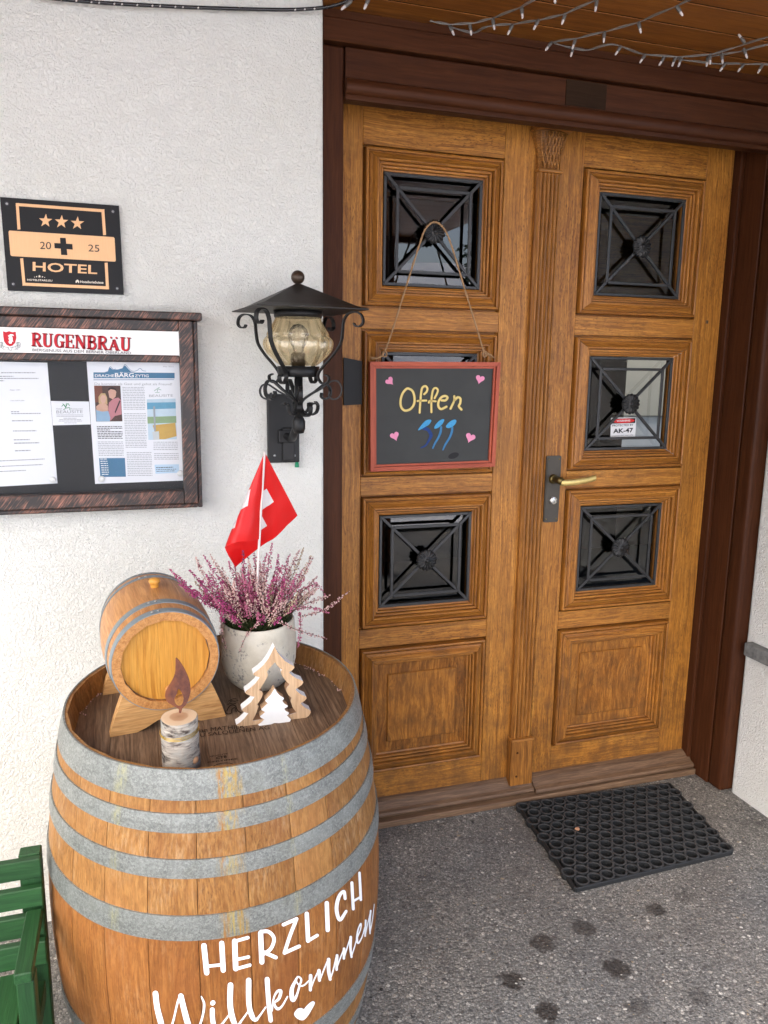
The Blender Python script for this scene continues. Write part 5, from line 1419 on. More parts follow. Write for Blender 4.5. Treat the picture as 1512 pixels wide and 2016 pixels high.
# lettering stuck on the staves
om = lambda u, v: on_barrel(u, v, 0.0012)
strokes('lettering', [
    ([(401.5, 1862), (407, 1915)], 10.5), ([(436.5, 1857), (439.5, 1910)], 10), ([(411, 1902), (435, 1899.5)], 6),
    ([(462, 1853), (464, 1907)], 10.5), ([(463, 1853), (488, 1846)], 6.5), ([(466, 1889), (489.5, 1884)], 6), ([(465, 1907.5), (492, 1900)], 6.5),
    ([(513, 1837), (515.5, 1894)], 10), ([(514, 1834), (529, 1834.5), (539.5, 1848), (533, 1868), (517, 1879)], 7), ([(520.5, 1875), (543, 1885)], 7.5),
    ([(558, 1820.5), (584, 1809)], 7), ([(584, 1809), (571, 1842), (560, 1875.5)], 7), ([(560, 1876), (589, 1863)], 7),
    ([(604, 1799), (606.5, 1852)], 8.5), ([(607, 1852), (624.5, 1841.5)], 6.5), ([(643.3, 1778), (645.2, 1831)], 8.5),
    ([(679.5, 1769), (677, 1755), (667.5, 1765), (662.5, 1789), (669, 1811), (681.5, 1794)], [6, 6, 7, 7.5, 7, 5.5]),
    ([(692.7, 1738), (695.5, 1789.5)], 6), ([(707.7, 1718.5), (710.4, 1771.5)], 5.2), ([(696, 1774), (709.5, 1766)], 4.5),
    ([(306, 1956), (309.5, 1984), (316, 2010), (323, 2034), (332, 2034), (341, 2010), (349, 1976), (354, 1962)], [11, 11, 11.5, 10, 6, 4, 4, 5]),
    ([(356, 1961), (362, 1986), (369, 2012), (378, 2034), (388, 2030), (398, 2004), (402, 1978), (396.5, 1962)], [10.5, 11, 11.5, 9, 5, 4, 4.5, 2.5]),
    ([(418, 1988), (418.5, 2006), (423, 2024), (432, 2022), (452, 1997)], [9.5, 9.5, 9, 5, 3]), ([(418.5, 1975), (419.4, 1974)], 9.5),
    ([(453.8, 1939.5), (453, 1978), (459, 2008), (467, 2020), (475, 2010), (488, 1992)], [11, 11, 11, 7, 4, 3]),
    ([(489.5, 1930), (490, 1976), (496, 2000), (503, 2008), (511, 2000), (523, 1983)], [10.5, 10, 10, 7, 4, 3]),
    ([(525.9, 1928), (529, 1975), (533, 2009)], [9.5, 9, 8.5]), ([(535, 1990), (539, 1965), (546, 1952), (553, 1951.5), (549, 1966), (540, 1975), (546, 1986), (555, 1981), (566, 1962)], [4, 3.5, 5, 6, 6, 4, 6, 4, 3]),
    ([(584, 1926), (574.5, 1948), (576, 1968), (583, 1962), (590, 1940), (593, 1928), (586, 1923), (583.5, 1932), (590, 1940), (598, 1940), (608, 1931)], [4, 8, 9, 5, 4, 4, 3, 3, 3, 3.5, 3]),
    ([(611.5, 1921), (611, 1949)], [7, 6]), ([(612, 1946), (618, 1930), (627, 1911)], 3), ([(628, 1911), (629, 1930)], [7, 6]), ([(630, 1929), (638, 1908), (646, 1889)], 3), ([(647, 1889), (647, 1910), (650, 1928)], [7, 7, 6]), ([(650, 1928), (656, 1910), (662, 1884)], 3),
    ([(663.6, 1881), (662.7, 1909)], [5.5, 5]), ([(663, 1906), (670, 1886), (677.5, 1867)], 2.6), ([(677.5, 1868), (677, 1887)], [5.5, 5]), ([(677.5, 1886), (684, 1864), (690, 1845)], 2.6), ([(690.5, 1845), (690, 1866), (692, 1884)], [5.5, 5, 4.5]), ([(692, 1883), (698, 1864), (703, 1846)], 2.4),
    ([(703.5, 1846), (710, 1829), (710.5, 1818), (705, 1830), (702.8, 1848), (705.5, 1857), (713, 1844), (718, 1826)], [2.4, 2.4, 2.8, 3, 4.5, 3.5, 2.4, 2.2]),
    ([(720, 1812), (718.8, 1843)], [3.8, 3.4]), ([(719.5, 1840), (724, 1818), (729.5, 1794)], 2), ([(729.8, 1793), (727.8, 1818), (728.5, 1838)], [3.6, 3.6, 3]), ([(728.5, 1836), (733, 1812), (736.8, 1780)], [2.2, 1.8, 1.3]),
], om, M_VINYL, barrel)
hp_ = smooth_path([(x, y, 0) for x, y in ((500, 1850), (470, 1838), (425, 1850), (390, 1905), (425, 1955), (490, 1975), (545, 1925), (590, 1850), (622, 1785), (600, 1762), (560, 1785), (520, 1825))], 4, True)
flat_poly('lettering_heart', [om(510 + p.x / 5.664, 1660 + p.y / 5.664) for p in hp_], M_VINYL, barrel)

# ================================================================== small cask on its cradle
CANG = 0.1027
cn = BE1 * math.sin(CANG) - BE2 * math.cos(CANG)        # the way the face looks
cs_ = BE1 * math.cos(CANG) + BE2 * math.sin(CANG)
CL, CRH, CRB = 0.2526, 0.1005, 0.1108
cface = bl(-0.0934, -0.044, 0.0967)
MC = frame(cs_, BAX, -cn * -1, cface - cn * CL)        # z runs from the back to the face
MC = frame(cs_, BAX, cs_.cross(BAX), cface - cn * CL)
if MC.col[2].to_3d().dot(cn) < 0:
    MC = frame(-cs_, BAX, (-cs_).cross(BAX), cface - cn * CL)
def crad(z): return CRB - (CRB - CRH) * (2 * z / CL - 1) ** 2
cask = thing('oak_cask', 'small varnished oak cask lying on the barrel top', 'cask', cface - cn * CL / 2 - BAX * 0.11)
staves(16, CL, crad, 0.0155, 12, M_CASK, cask, MC, math.radians(90) + PI / 16, edge=0.00015, gap=0.0001)
for z0, z1 in ((CL - 0.0155, CL - 0.0005), (CL - 0.055, CL - 0.039), (CL - 0.2145, CL - 0.1985), (0.0005, 0.0155)):
    ho = hoop('hoop', z0, z1, crad, 0.0016, M_ZINC_SMALL, cask, MC, 72)
    for da in (-0.06, 0.06):
        a = math.radians(98) + da
        zc = (z0 + z1) / 2
        Zr = Vector((math.cos(a), math.sin(a), 0))
        lathe('rivet', [(0.0, 0.0012), (0.0022, 0.0009), (0.0028, 0)], M_STEEL, ho, MC @ frame(Vector((0, 0, 1)).cross(Zr), (0, 0, 1), Zr, Zr * (crad(zc) + 0.0022) + Vector((0, 0, zc))), 8)
hcr = CRH - 0.0165
cxs = [-hcr, -0.052, -0.012, 0.03, hcr]
for a_, b_ in zip(cxs[:-1], cxs[1:]):
    up_, dn_ = [], []
    for i in range(9):
        x = a_ + 0.0001 + (b_ - a_ - 0.0002) * i / 8
        y = math.sqrt(max(0.0, hcr * hcr - x * x)); up_.append((x, y)); dn_.append((x, -y))
    pts = [MC @ Vector((x, y, CL - 0.021)) for x, y in up_ + dn_[::-1]]
    pts = [p for i, p in enumerate(pts) if (p - pts[i - 1]).length > 1e-5]
    prism('head_board', [pts], 0.010, MC.col[2].to_3d(), M_CASK_HEAD, cask, X=BAX)
tap = MC @ Vector((0.008 if MC.col[0].to_3d().dot(cs_) > 0 else -0.008, -0.066, CL - 0.0108))
lathe('tap_plug', [(0.0, 0.006), (0.0115, 0.006), (0.0125, 0.003), (0.0125, 0.0)], M_CASK, cask, frame(cs_, BAX, cs_.cross(BAX), tap) if cs_.cross(BAX).dot(cn) > 0 else frame(-cs_, BAX, (-cs_).cross(BAX), tap), 18)
bung = MC @ Vector((0, CRB - 0.002, CL * 0.5))
lathe('bung', [(0.0075, 0.0), (0.0085, 0.007), (0.0088, 0.009), (0.0105, 0.011), (0.0118, 0.014), (0.0108, 0.0185), (0.006, 0.021), (0.0, 0.0215)], M_CASK_HEAD, cask, frame(BE1, BE2, BAX, bung), 18)
cradle = thing('cask_cradle', 'pair of curved wooden supports under the small cask', 'stand', bl(-0.0934, 0.06, HD))
for t_, label in ((0.004, None), (0.188, None)):
    ctr = cface - cn * t_
    hc_ = 0.0967 - HD
    base = ctr - BAX * hc_ + BAX * 0.0004
    R_ = crad(CL - t_) + 0.0022 + (0.0012 if t_ > 0.1 else 0.0)
    P = [(-0.112, 0.0), (-0.104, 0.028), (-0.094, 0.056), (-0.084, 0.082)]
    a0 = math.atan2(0.082 - hc_, -0.084)
    arc = []
    aL = PI + math.asin((hc_ - 0.082) / R_); aR = 2 * PI - math.asin((hc_ - 0.082) / R_)
    for i in range(15):
        a = aL + (aR - aL) * i / 14
        arc.append((R_ * math.cos(a), hc_ + R_ * math.sin(a)))
    P2 = P + arc + [(-x, y) for x, y in reversed(P)] + [(0.062, 0.0), (0.045, 0.006), (0.022, 0.018), (0.0, 0.022), (-0.022, 0.018), (-0.045, 0.006), (-0.062, 0.0)]
    prism('support', [[base + cs_ * x + BAX * y for x, y in P2]], 0.024, -cn, M_CRADLE, cradle, X=cs_)

# ================================================================== birch candle
bc_ = bl(-0.080, -0.190, HD + 0.0005)
def make_birch():
    t = NT('birch_bark')
    p = t.obj(False)
    a = t.noise(t.scale(p, (30.0, 30.0, 190.0)), 1.0, 5.0, 0.65, 0.6).outputs[0]
    b = t.noise(t.scale(p, (22.0, 22.0, 60.0)), 1.0, 4.0, 0.6).outputs[0]
    s = t.n('SeparateXYZ', {0: p})
    low_ = t.step(s.outputs[2], 0.055, 0.0)
    c = t.ramp(a, [(0.30, (0.055, 0.045, 0.040)), (0.44, (0.30, 0.26, 0.22)), (0.57, (0.40, 0.36, 0.30)), (0.78, (0.58, 0.53, 0.45))])
    lich = t.step(t.math('ADD', b, t.math('MULTIPLY', low_, 0.12)), 0.55, 0.66)
    c = t.mix(lich, c, (0.055, 0.042, 0.036))
    grey = t.step(t.noise(p, 45.0, 4.0).outputs[0], 0.5, 0.62)
    c = t.mix(t.math('MULTIPLY', grey, 0.5), c, (0.33, 0.33, 0.30))
    return t.pbr(c, 0.85, 0.0, t.bump(t.math('ADD', a, b), 0.8, 0.002), spec=0.2)
M_BIRCH = make_birch()
def make_cut():
    t = NT('birch_cut_end')
    p = t.obj(False)
    s = t.n('SeparateXYZ', {0: p})
    r = t.math('SQRT', t.math('ADD', t.math('MULTIPLY', s.outputs[0], s.outputs[0]), t.math('MULTIPLY', s.outputs[1], s.outputs[1])))
    rn = t.math('ADD', r, t.math('MULTIPLY', t.math('SUBTRACT', t.noise(p, 60.0, 3.0).outputs[0], 0.5), 0.006))
    c = t.ramp(t.n('MapRange', {0: rn, 1: 0.0, 2: 0.034}).outputs[0], [(0.0, (0.40, 0.22, 0.12)), (0.42, (0.52, 0.31, 0.175)), (0.52, (0.70, 0.50, 0.32)), (0.9, (0.74, 0.56, 0.37)), (1.0, (0.30, 0.16, 0.09))])
    rg = t.math('SINE', t.math('MULTIPLY', rn, 2600.0))
    c = t.mix(t.math('MULTIPLY', t.math('ADD', t.math('MULTIPLY', rg, 0.5), 0.5), 0.12), c, (0.38, 0.22, 0.12))
    return t.pbr(c, 0.75, spec=0.2)
M_CUT = make_cut()
candle = thing('birch_candle', 'birch log candle with gold wire and rusty metal flame on the barrel front edge', 'candle', bc_)
Mc = frame(BE1, BE2, BAX, bc_)
lump = lambda r, z, a: r * (1 + 0.02 * math.sin(3 * a + 1) + 0.03 * noise.noise(Vector((math.cos(a) * 2, math.sin(a) * 2, z * 40))))
lathe('log', [(0.0, 0.0), (0.0335, 0.0), (0.0335, 0.02), (0.0330, 0.04), (0.0328, 0.06), (0.0325, 0.08), (0.0322, 0.0965), (0.0312, 0.099)], M_BIRCH, candle, Mc, 48, True, lump)
lathe('cut_end', [(0.0, 0.0992), (0.015, 0.0992), (0.0305, 0.0991), (0.0314, 0.0985)], M_CUT, candle, Mc, 48, False, lump)
wire = []
for k_ in range(3):
    pts = [Mc @ Vector(((0.0338) * math.cos(a), 0.0338 * math.sin(a), 0.0725 + 0.0022 * k_ + 0.0035 * math.sin(a + 0.5 + 0.3 * k_))) for a in [2 * PI * i / 48 for i in range(49)]]
    tube('gold_wire', pts, 0.0006, M_GOLD, candle, 6)
kn = Mc @ Vector((0.0245, -0.0235, 0.022))
lathe('knot', [(0.0, 0.0035), (0.004, 0.003), (0.007, 0.0)], M_CUT, candle, frame(BE1 * 0.7 + BE2 * 0.7, BAX, (BE1 * 0.7 + BE2 * 0.7).cross(BAX), kn), 10)
def make_rust():
    t = NT('rusty_steel')
    p = t.obj(False)
    n1 = t.noise(p, 70.0, 5.0, 0.7).outputs[0]; n2 = t.noise(p, 18.0, 3.0).outputs[0]
    c = t.ramp(n1, [(0.3, (0.075, 0.028, 0.022)), (0.55, (0.135, 0.048, 0.030)), (0.8, (0.22, 0.075, 0.034))])
    c = t.mix(t.math('MULTIPLY', t.step(n2, 0.5, 0.7), 0.6), c, (0.27, 0.085, 0.025))
    return t.pbr(c, 0.7, 0.25, t.bump(n1, 0.3, 0.0006), spec=0.4)
M_RUST = make_rust()
flP = lambda x, y: hit(300 + x / 7.756, 1280 + y / 7.756, bc_, Vector((0.22, 1.0, 0.0)))
fo_ = [(355, 120), (385, 135), (420, 175), (490, 285), (550, 420), (578, 540), (575, 670), (525, 815), (455, 895), (440, 955), (405, 955), (400, 900), (330, 855), (240, 800), (200, 730), (195, 670), (225, 585), (300, 460), (345, 350), (352, 220)]
fh_ = [(400, 590), (452, 660), (476, 745), (452, 830), (400, 855), (350, 820), (337, 745), (372, 670)]
prism('flame', [[flP(p.x, p.y) for p in smooth_path([(x, y, 0) for x, y in fo_], 3, True)], [flP(p.x, p.y) for p in smooth_path([(x, y, 0) for x, y in fh_], 3, True)]], 0.0016, Vector((0.22, 1, 0)), M_RUST, candle)

# ================================================================== wooden tree ornament
TY = -0.078
M_WHITEEDGE = plain('white_painted_edge', (0.82, 0.82, 0.80), 0.6, 0, 0.3, 0.04, 60.0)
tr_ = thing('tree_ornament', 'cut out wooden fir tree ornament with white edges and a small white tree', 'ornament', bl(0.107, TY, HD))
tm = lambda x, y, ly=TY: on_local_y(440 + x / 7.56, 1250 + y / 7.56, ly)
to_ = [(760, 172), (800, 250), (850, 320), (920, 390), (990, 435), (1052, 465), (1058, 485), (1035, 515), (978, 556), (1020, 605), (1085, 648), (1180, 685), (1188, 705), (1165, 745), (1072, 810), (1105, 850), (1160, 890), (1232, 922), (1236, 945), (1210, 980), (1147, 1018), (1180, 1055), (1230, 1092), (1298, 1128), (1300, 1155), (1270, 1205), (1190, 1255), (1000, 1302), (760, 1345), (560, 1382), (330, 1415), (250, 1400), (205, 1365), (190, 1338), (250, 1300), (310, 1245), (370, 1167), (300, 1145), (274, 1122), (282, 1102), (350, 1050), (410, 1000), (464, 922), (395, 905), (340, 880), (320, 855), (330, 838), (410, 780), (480, 715), (540, 632), (470, 612), (446, 590), (447, 572), (520, 520), (600, 445), (670, 350), (720, 255)]
ti_ = [(765, 405), (795, 450), (825, 480), (870, 515), (850, 545), (875, 610), (915, 670), (950, 705), (985, 740), (940, 790), (935, 840), (965, 895), (1015, 940), (1000, 985), (1030, 1080), (1085, 1155), (990, 1185), (760, 1222), (545, 1260), (430, 1280), (480, 1180), (522, 1062), (500, 1040), (560, 950), (586, 875), (572, 848), (530, 825), (600, 720), (655, 620), (662, 590), (645, 545), (690, 490)]
ts_ = [(760, 805), (790, 850), (830, 900), (900, 945), (898, 962), (873, 985), (905, 1030), (960, 1060), (952, 1078), (903, 1106), (930, 1140), (976, 1163), (970, 1182), (943, 1206), (1005, 1262), (985, 1300), (900, 1322), (830, 1320), (760, 1316), (700, 1340), (640, 1366), (560, 1372), (510, 1342), (560, 1310), (604, 1266), (545, 1228), (548, 1212), (618, 1156), (563, 1122), (570, 1105), (660, 1022), (620, 988), (630, 970), (700, 900)]
prism('tree_frame', [[tm(*q) for q in to_], [tm(*q) for q in ti_]], 0.022, BE2, M_TREEWOOD, tr_, M_WHITEEDGE, X=BAX)
# the inner edge of the cut-out stays bare wood
inner = [tm(*q) for q in ti_]
V = [p + BE2 * 0.0003 for p in inner] + [p + BE2 * 0.0217 for p in inner]
ctr = sum(inner, Vector()) / len(inner)
V = [p + (ctr - p).normalized() * 0.0004 for p in V]
m_ = len(inner)
mk('cut_edge', V, [(i, (i + 1) % m_, m_ + (i + 1) % m_, m_ + i) for i in range(m_)], plain('sawn_beech_edge', (0.34, 0.20, 0.115), 0.7, 0, 0.2, 0.15, 80.0), tr_)
prism('small_tree', [[tm(x, y - 6, TY - 0.007) for x, y in ts_]], 0.018, BE2, M_WHITEEDGE, tr_, M_TREEWOOD, X=BAX)

# ================================================================== flower pot with heather and flag
pc_ = bl(0.1065, 0.105, HD + 0.0006)
Mp = frame(BE1, BE2, BAX, pc_)
def make_pot():
    t = NT('mottled_stoneware')
    p = t.obj(False)
    n1 = t.noise(p, 14.0, 5.0, 0.65).outputs[0]; n2 = t.noise(p, 150.0, 4.0, 0.7).outputs[0]; n3_ = t.noise(p, 26.0, 3.0).outputs[0]
    c = t.ramp(n1, [(0.3, (0.46, 0.42, 0.33)), (0.5, (0.58, 0.54, 0.44)), (0.7, (0.65, 0.62, 0.53))])
    pit = t.math('MULTIPLY', t.step(n2, 0.50, 0.60), t.step(n3_, 0.545, 0.60))
    c = t.mix(t.math('MULTIPLY', pit, 0.75), c, (0.13, 0.135, 0.14))
    spk = t.step(t.vor(p, 320.0).outputs['Distance'], 0.12, 0.08)
    c = t.mix(t.math('MULTIPLY', spk, 0.6), c, (0.22, 0.18, 0.12))
    return t.pbr(c, 0.55, 0.0, t.bump(t.math('SUBTRACT', n1, pit), 0.35, 0.002), spec=0.35)
M_POT = make_pot()
def pinch(r, z, a):
    d = math.exp(-((a - math.radians(325)) / 0.22) ** 2) * (1 if z > 0.05 else 0.2) * min(1, z / 0.1)
    return r * (1 - 0.05 * d) * (1 + 0.012 * math.sin(2 * a))
pot = lathe('flower_pot', [(0.0, 0.0), (0.046, 0.0), (0.054, 0.004), (0.066, 0.016), (0.076, 0.034), (0.0815, 0.058), (0.083, 0.085), (0.0820, 0.112), (0.0800, 0.134), (0.0790, 0.148), (0.0775, 0.1525), (0.0750, 0.1525), (0.0735, 0.147), (0.0740, 0.13), (0.073, 0.118)], M_POT, None, Mp, 56, True, pinch)
tag(pot, 'pale mottled stoneware pot holding heather on the barrel', 'flower pot')
o = lathe('soil', [(0.0, 0.134), (0.04, 0.132), (0.0735, 0.128)], M_SOIL, pot, Mp, 24, True)

# heather: many upright flowering sprigs, each a part of the plant
M_STEM = plain('heather_stem', (0.10, 0.055, 0.035), 0.8, 0, 0.2, 0.3, 60.0)
M_NEEDLE = plain('heather_needles', (0.045, 0.062, 0.020), 0.75, 0, 0.2, 0.45, 40.0)
FLOWER = [plain('magenta_heather', (0.37, 0.055, 0.165), 0.7, 0, 0.2, 0.35, 160.0), plain('rose_heather', (0.45, 0.13, 0.21), 0.7, 0, 0.2, 0.35, 160.0),
          plain('pale_heather', (0.60, 0.40, 0.36), 0.7, 0, 0.2, 0.3, 160.0), plain('dry_heather', (0.46, 0.36, 0.24), 0.7, 0, 0.2, 0.3, 160.0)]
M_SEPAL = plain('dusky_heather_sepal', (0.16, 0.040, 0.060), 0.7, 0, 0.2, 0.35, 160.0)
plant = thing('heather_plant', 'bushy flowering heather with pink and white sprigs in the pale pot', 'plant', Mp @ Vector((0, 0, 0.13)))
def sprig(p0, p1, bend, L0, fl, dens=1.0, seed=0, leafy=0.25, rmax=0.0060):
    rnd = random.Random(seed)
    p0, p1 = Vector(p0), Vector(p1)
    mid = (p0 + p1) / 2 + Vector(bend)
    path = smooth_path([p0, mid, p1], 12)
    vs, fs = tube_data(path, [0.0011 * (1 - 0.6 * i / (len(path) - 1)) for i in range(len(path))], 4)
    V = list(vs); F = list(fs); MI = [0] * len(fs)
    total = sum((path[i + 1] - path[i]).length for i in range(len(path) - 1))
    n = int(total / 0.00112 * dens)
    for k_ in range(n):
        f = rnd.random()
        g = f * (len(path) - 1); i = min(int(g), len(path) - 2); q = path[i].lerp(path[i + 1], g - i)
        tdir = (path[i + 1] - path[i]).normalized()
        o1 = tdir.orthogonal().normalized(); o2 = tdir.cross(o1)
        a = rnd.uniform(0, 2 * PI); out = o1 * math.cos(a) + o2 * math.sin(a)
        if f < leafy:
            # needle leaf
            l = rnd.uniform(0.006, 0.011); e = (out + tdir * 0.7).normalized(); w = tdir.cross(out) * 0.0009
            b = len(V); V += [q - w, q + w, q + e * l]; F.append((b, b + 1, b + 2)); MI.append(2)
            continue
        taper = min(1.0, (1 - f) * 3.0 + 0.25)
        r = rnd.uniform(0.002, rmax) * taper
        s = rnd.uniform(0.0012, 0.0021) * (0.7 + 0.3 * taper)
        c = q + out * r + tdir * rnd.uniform(-0.001, 0.002)
        ax_ = (out * 0.8 - tdir * 0.5 + Vector((rnd.uniform(-.3, .3), rnd.uniform(-.3, .3), rnd.uniform(-.3, .3)))).normalized()
        u1 = ax_.orthogonal().normalized(); u2 = ax_.cross(u1)
        b = len(V)
        V += [c - ax_ * s * 1.3, c + u1 * s, c + u2 * s, c - u1 * s, c - u2 * s, c + ax_ * s * 1.3]
        mi = 3 if rnd.random() < 0.18 else 1
        for j in range(4):
            F.append((b, b + 1 + (j + 1) % 4, b + 1 + j)); F.append((b + 5, b + 1 + j, b + 1 + (j + 1) % 4)); MI += [mi, mi]
    me = bpy.data.meshes.new('sprig'); me.from_pydata([tuple(v) for v in V], [], F)
    for mt in (M_STEM, FLOWER[fl], M_NEEDLE, M_SEPAL): me.materials.append(mt)
    me.polygons.foreach_set('material_index', MI)
    link_mesh('sprig', me, None, plant)
base0 = Mp @ Vector((0, 0, 0.132))
def onp(u, v, ly): return on_local_y(u, v, ly)
rs = random.Random(5)
# named sprig tips read off the photograph: (u, v of tip, depth, colour)
tips = [(333, 1120, 0.06, 0), (352, 1150, 0.03, 0), (372, 1122, 0.08, 0), (385, 1097, 0.12, 2), (400, 1092, 0.10, 0), (414, 1092, 0.14, 2), (437, 1117, 0.09, 2), (450, 1105, 0.12, 1), (462, 1113, 0.15, 1), (478, 1082, 0.11, 0),
        (488, 1098, 0.08, 2), (499, 1076, 0.13, 1), (512, 1105, 0.10, 2), (525, 1090, 0.15, 1), (536, 1070, 0.12, 1), (548, 1092, 0.09, 0), (556, 1112, 0.06, 1), (571, 1090, 0.13, 1), (590, 1082, 0.12, 2), (598, 1078, 0.15, 3),
        (612, 1094, 0.12, 3), (617, 1096, 0.10, 2), (625, 1134, 0.11, 2), (627, 1150, 0.08, 2), (600, 1140, 0.05, 1), (585, 1130, 0.04, 1), (560, 1140, 0.02, 0), (540, 1135, 0.02, 0), (520, 1130, 0.03, 2), (500, 1125, 0.02, 2),
        (478, 1130, 0.03, 1), (460, 1140, 0.02, 2), (440, 1150, 0.03, 2), (420, 1140, 0.05, 0), (405, 1130, 0.04, 0), (395, 1150, 0.03, 0), (380, 1160, 0.04, 0), (415, 1170, 0.02, 1), (430, 1180, 0.01, 0), (650, 1172, 0.09, 2)]
for i, (u, v, ly, fl) in enumerate(tips):
    tip = onp(u, v, ly)
    l = MB.inverted() @ tip
    d = tip - base0; d.z = 0
    b0 = base0 + d * 0.16 + Vector((rs.uniform(-0.02, 0.02), rs.uniform(-0.02, 0.02), 0))
    sprig(b0, tip, (d.x * 0.12, d.y * 0.12, 0.012), 0, fl, 1.0, 100 + i)
# inner filling sprigs
for i in range(110):
    a = rs.uniform(0, 2 * PI); R_ = rs.uniform(0.02, 0.135); hh = rs.uniform(0.045, 0.13) * (1 - 0.25 * R_ / 0.13)
    b0 = Mp @ Vector((0.035 * math.cos(a) * R_ / 0.12, 0.035 * math.sin(a) * R_ / 0.12, 0.132))
    tip = Mp @ Vector((R_ * math.cos(a), R_ * math.sin(a) * 0.8, 0.15 + hh))
    sprig(b0, tip, (0.10 * R_ * math.cos(a), 0.10 * R_ * math.sin(a), 0.010), 0, rs.choice((0, 0, 1, 1, 2, 2, 2, 1, 3)), 1.0, 300 + i, 0.35)
# stray sprigs hanging out to the right and over the rim
def hang(pts, fl, seed, ly, dens=0.8, rmax=0.004):
    P = [onp(u, v, ly) for u, v in pts]
    mid = P[len(P) // 2]
    sprig(P[0], P[-1], tuple(mid - (P[0] + P[-1]) / 2), 0, fl, dens, seed, 0.02, rmax)
hang([(590, 1215), (640, 1200), (688, 1163)], 2, 501, 0.06, 1.0)
hang([(560, 1205), (610, 1196), (648, 1207)], 1, 502, 0.05, 1.0)
hang([(545, 1222), (585, 1240), (644, 1258)], 2, 503, 0.03)
hang([(510, 1226), (486, 1250), (471, 1284)], 2, 504, 0.02, 0.7, 0.003)
hang([(590, 1205), (592, 1240), (586, 1276)], 1, 505, 0.06, 1.0)
hang([(436, 1215), (436, 1245), (446, 1278)], 2, 506, 0.06, 0.9)
hang([(440, 1190), (436, 1210), (442, 1226)], 0, 507, 0.03, 1.6)
hang([(600, 1160), (622, 1150), (640, 1172)], 1, 508, 0.08, 1.0)
# leafy green tuft round the feet of the sprigs
V, F = [], []
for i in range(2600):
    a = rs.uniform(0, 2 * PI); R_ = 0.072 * math.sqrt(rs.random())
    q = Mp @ Vector((R_ * math.cos(a), R_ * math.sin(a), 0.132 + rs.uniform(0, 0.035)))
    e = Vector((math.cos(a) * 0.5 + rs.uniform(-.5, .5), math.sin(a) * 0.5 + rs.uniform(-.5, .5), 1.0)).normalized()
    w = e.orthogonal().normalized() * 0.0009; l = rs.uniform(0.008, 0.018)
    b = len(V); V += [q - w, q + w, q + e * l]; F.append((b, b + 1, b + 2))
tag(mk('leaf_tuft', V, F, M_NEEDLE, plant), kind='stuff')
# fallen florets along the edge of the barrel head
V, F = [], []
for a0, a1, n_ in ((0.05, 0.95, 46), (2.55, 2.95, 14)):
    for i in range(n_):
        a = rs.uniform(a0, a1) ; R_ = hr - abs(rs.gauss(0.003, 0.004))
        c = MB @ Vector((R_ * math.cos(a), R_ * math.sin(a), hz + 0.0018)); s = rs.uniform(0.0010, 0.0020)
        b = len(V)
        V += [c + BE1 * s, c + BE2 * s, c - BE1 * s, c - BE2 * s, c + BAX * s * 1.2, c - BAX * s * 1.2]
        for j in range(4):
            F.append((b + j, b + (j + 1) % 4, b + 4)); F.append((b + (j + 1) % 4, b + j, b + 5))
tag(mk('fallen_florets', V, F, FLOWER[2]), 'tiny fallen heather florets along the edge of the barrel head', 'petals', kind='stuff')

# ================================================================== paper flag on a stick
M_STICK = plain('white_plastic_stick', (0.74, 0.68, 0.64), 0.35, 0, 0.5, 0.05, 60.0)
FLY = 0.085
fg = thing('hand_flag', 'small folded red flag with white cross standing in the heather pot', 'flag', onp(507, 1215, FLY))
tube('flag_stick', [onp(521, 889, FLY), onp(514, 1000, FLY), onp(508, 1110, FLY), onp(504, 1215, FLY)], 0.0026, M_STICK, fg, 8)
def make_flag():
    t = NT('red_flag_cloth')
    uv = t.n('UVMap').outputs[0]
    s = t.n('SeparateXYZ', {0: uv})
    ax_ = t.math('ABSOLUTE', t.math('SUBTRACT', s.outputs[0], 0.5)); ay_ = t.math('ABSOLUTE', t.math('SUBTRACT', s.outputs[1], 0.5))
    A = t.math('MULTIPLY', t.math('LESS_THAN', ax_, 0.10), t.math('LESS_THAN', ay_, 0.315))
    B = t.math('MULTIPLY', t.math('LESS_THAN', ay_, 0.10), t.math('LESS_THAN', ax_, 0.315))
    m = t.math('MAXIMUM', A, B)
    c = t.mix(m, (0.78, 0.010, 0.010), (0.86, 0.84, 0.84))
    p = t.n('BsdfPrincipled', {'Base Color': c, 'Roughness': 0.35})
    p.inputs['Specular IOR Level'].default_value = 0.5
    tl = t.n('BsdfTranslucent', {0: c})
    mx = t.n('MixShader', {0: 0.35}); t.set(mx.inputs[1], p.outputs[0]); t.set(mx.inputs[2], tl.outputs[0])
    t.t.links.new(mx.outputs[0], t.out.inputs[0])
    return t.m
M_FLAG = make_flag()
# square cloth hung by its hoist on the stick: it runs left in front of it, turns over and comes out to the right behind
Tp = onp(521, 890, FLY)
dn_ = (onp(510, 1061, FLY) - Tp)
FL = dn_.length
dn_.normalize()
rt_ = BE1 - dn_ * BE1.dot(dn_); rt_.normalize()
bk_ = rt_.cross(dn_).normalized()
if bk_.dot(BE2) < 0: bk_ = -bk_
n_ = 44
V, F, UVs = [], [], []
def flag_dir(f):
    """direction from the top of the stick for polar angle f (0 hoist, 1 upper edge)"""
    if f < 0.34:
        k_ = f / 0.34
        a = math.radians(-19.0) * math.sin(k_ * PI / 2) ** 0.9
        dp = -0.13 * math.sin(PI * k_) ** 0.8 - 0.01
    else:
        k_ = (f - 0.34) / 0.66
        a = math.radians(-19.0 + 51.0 * k_ ** 1.15)
        dp = 0.10 * math.sin(PI * min(1, k_ * 1.6)) ** 1.0 * (1 if k_ < 0.62 else 1) + 0.34 * k_ ** 1.6 + 0.02 * k_
    v = dn_ * math.cos(a) + rt_ * math.sin(a) + bk_ * dp
    return v.normalized()
idx = {}
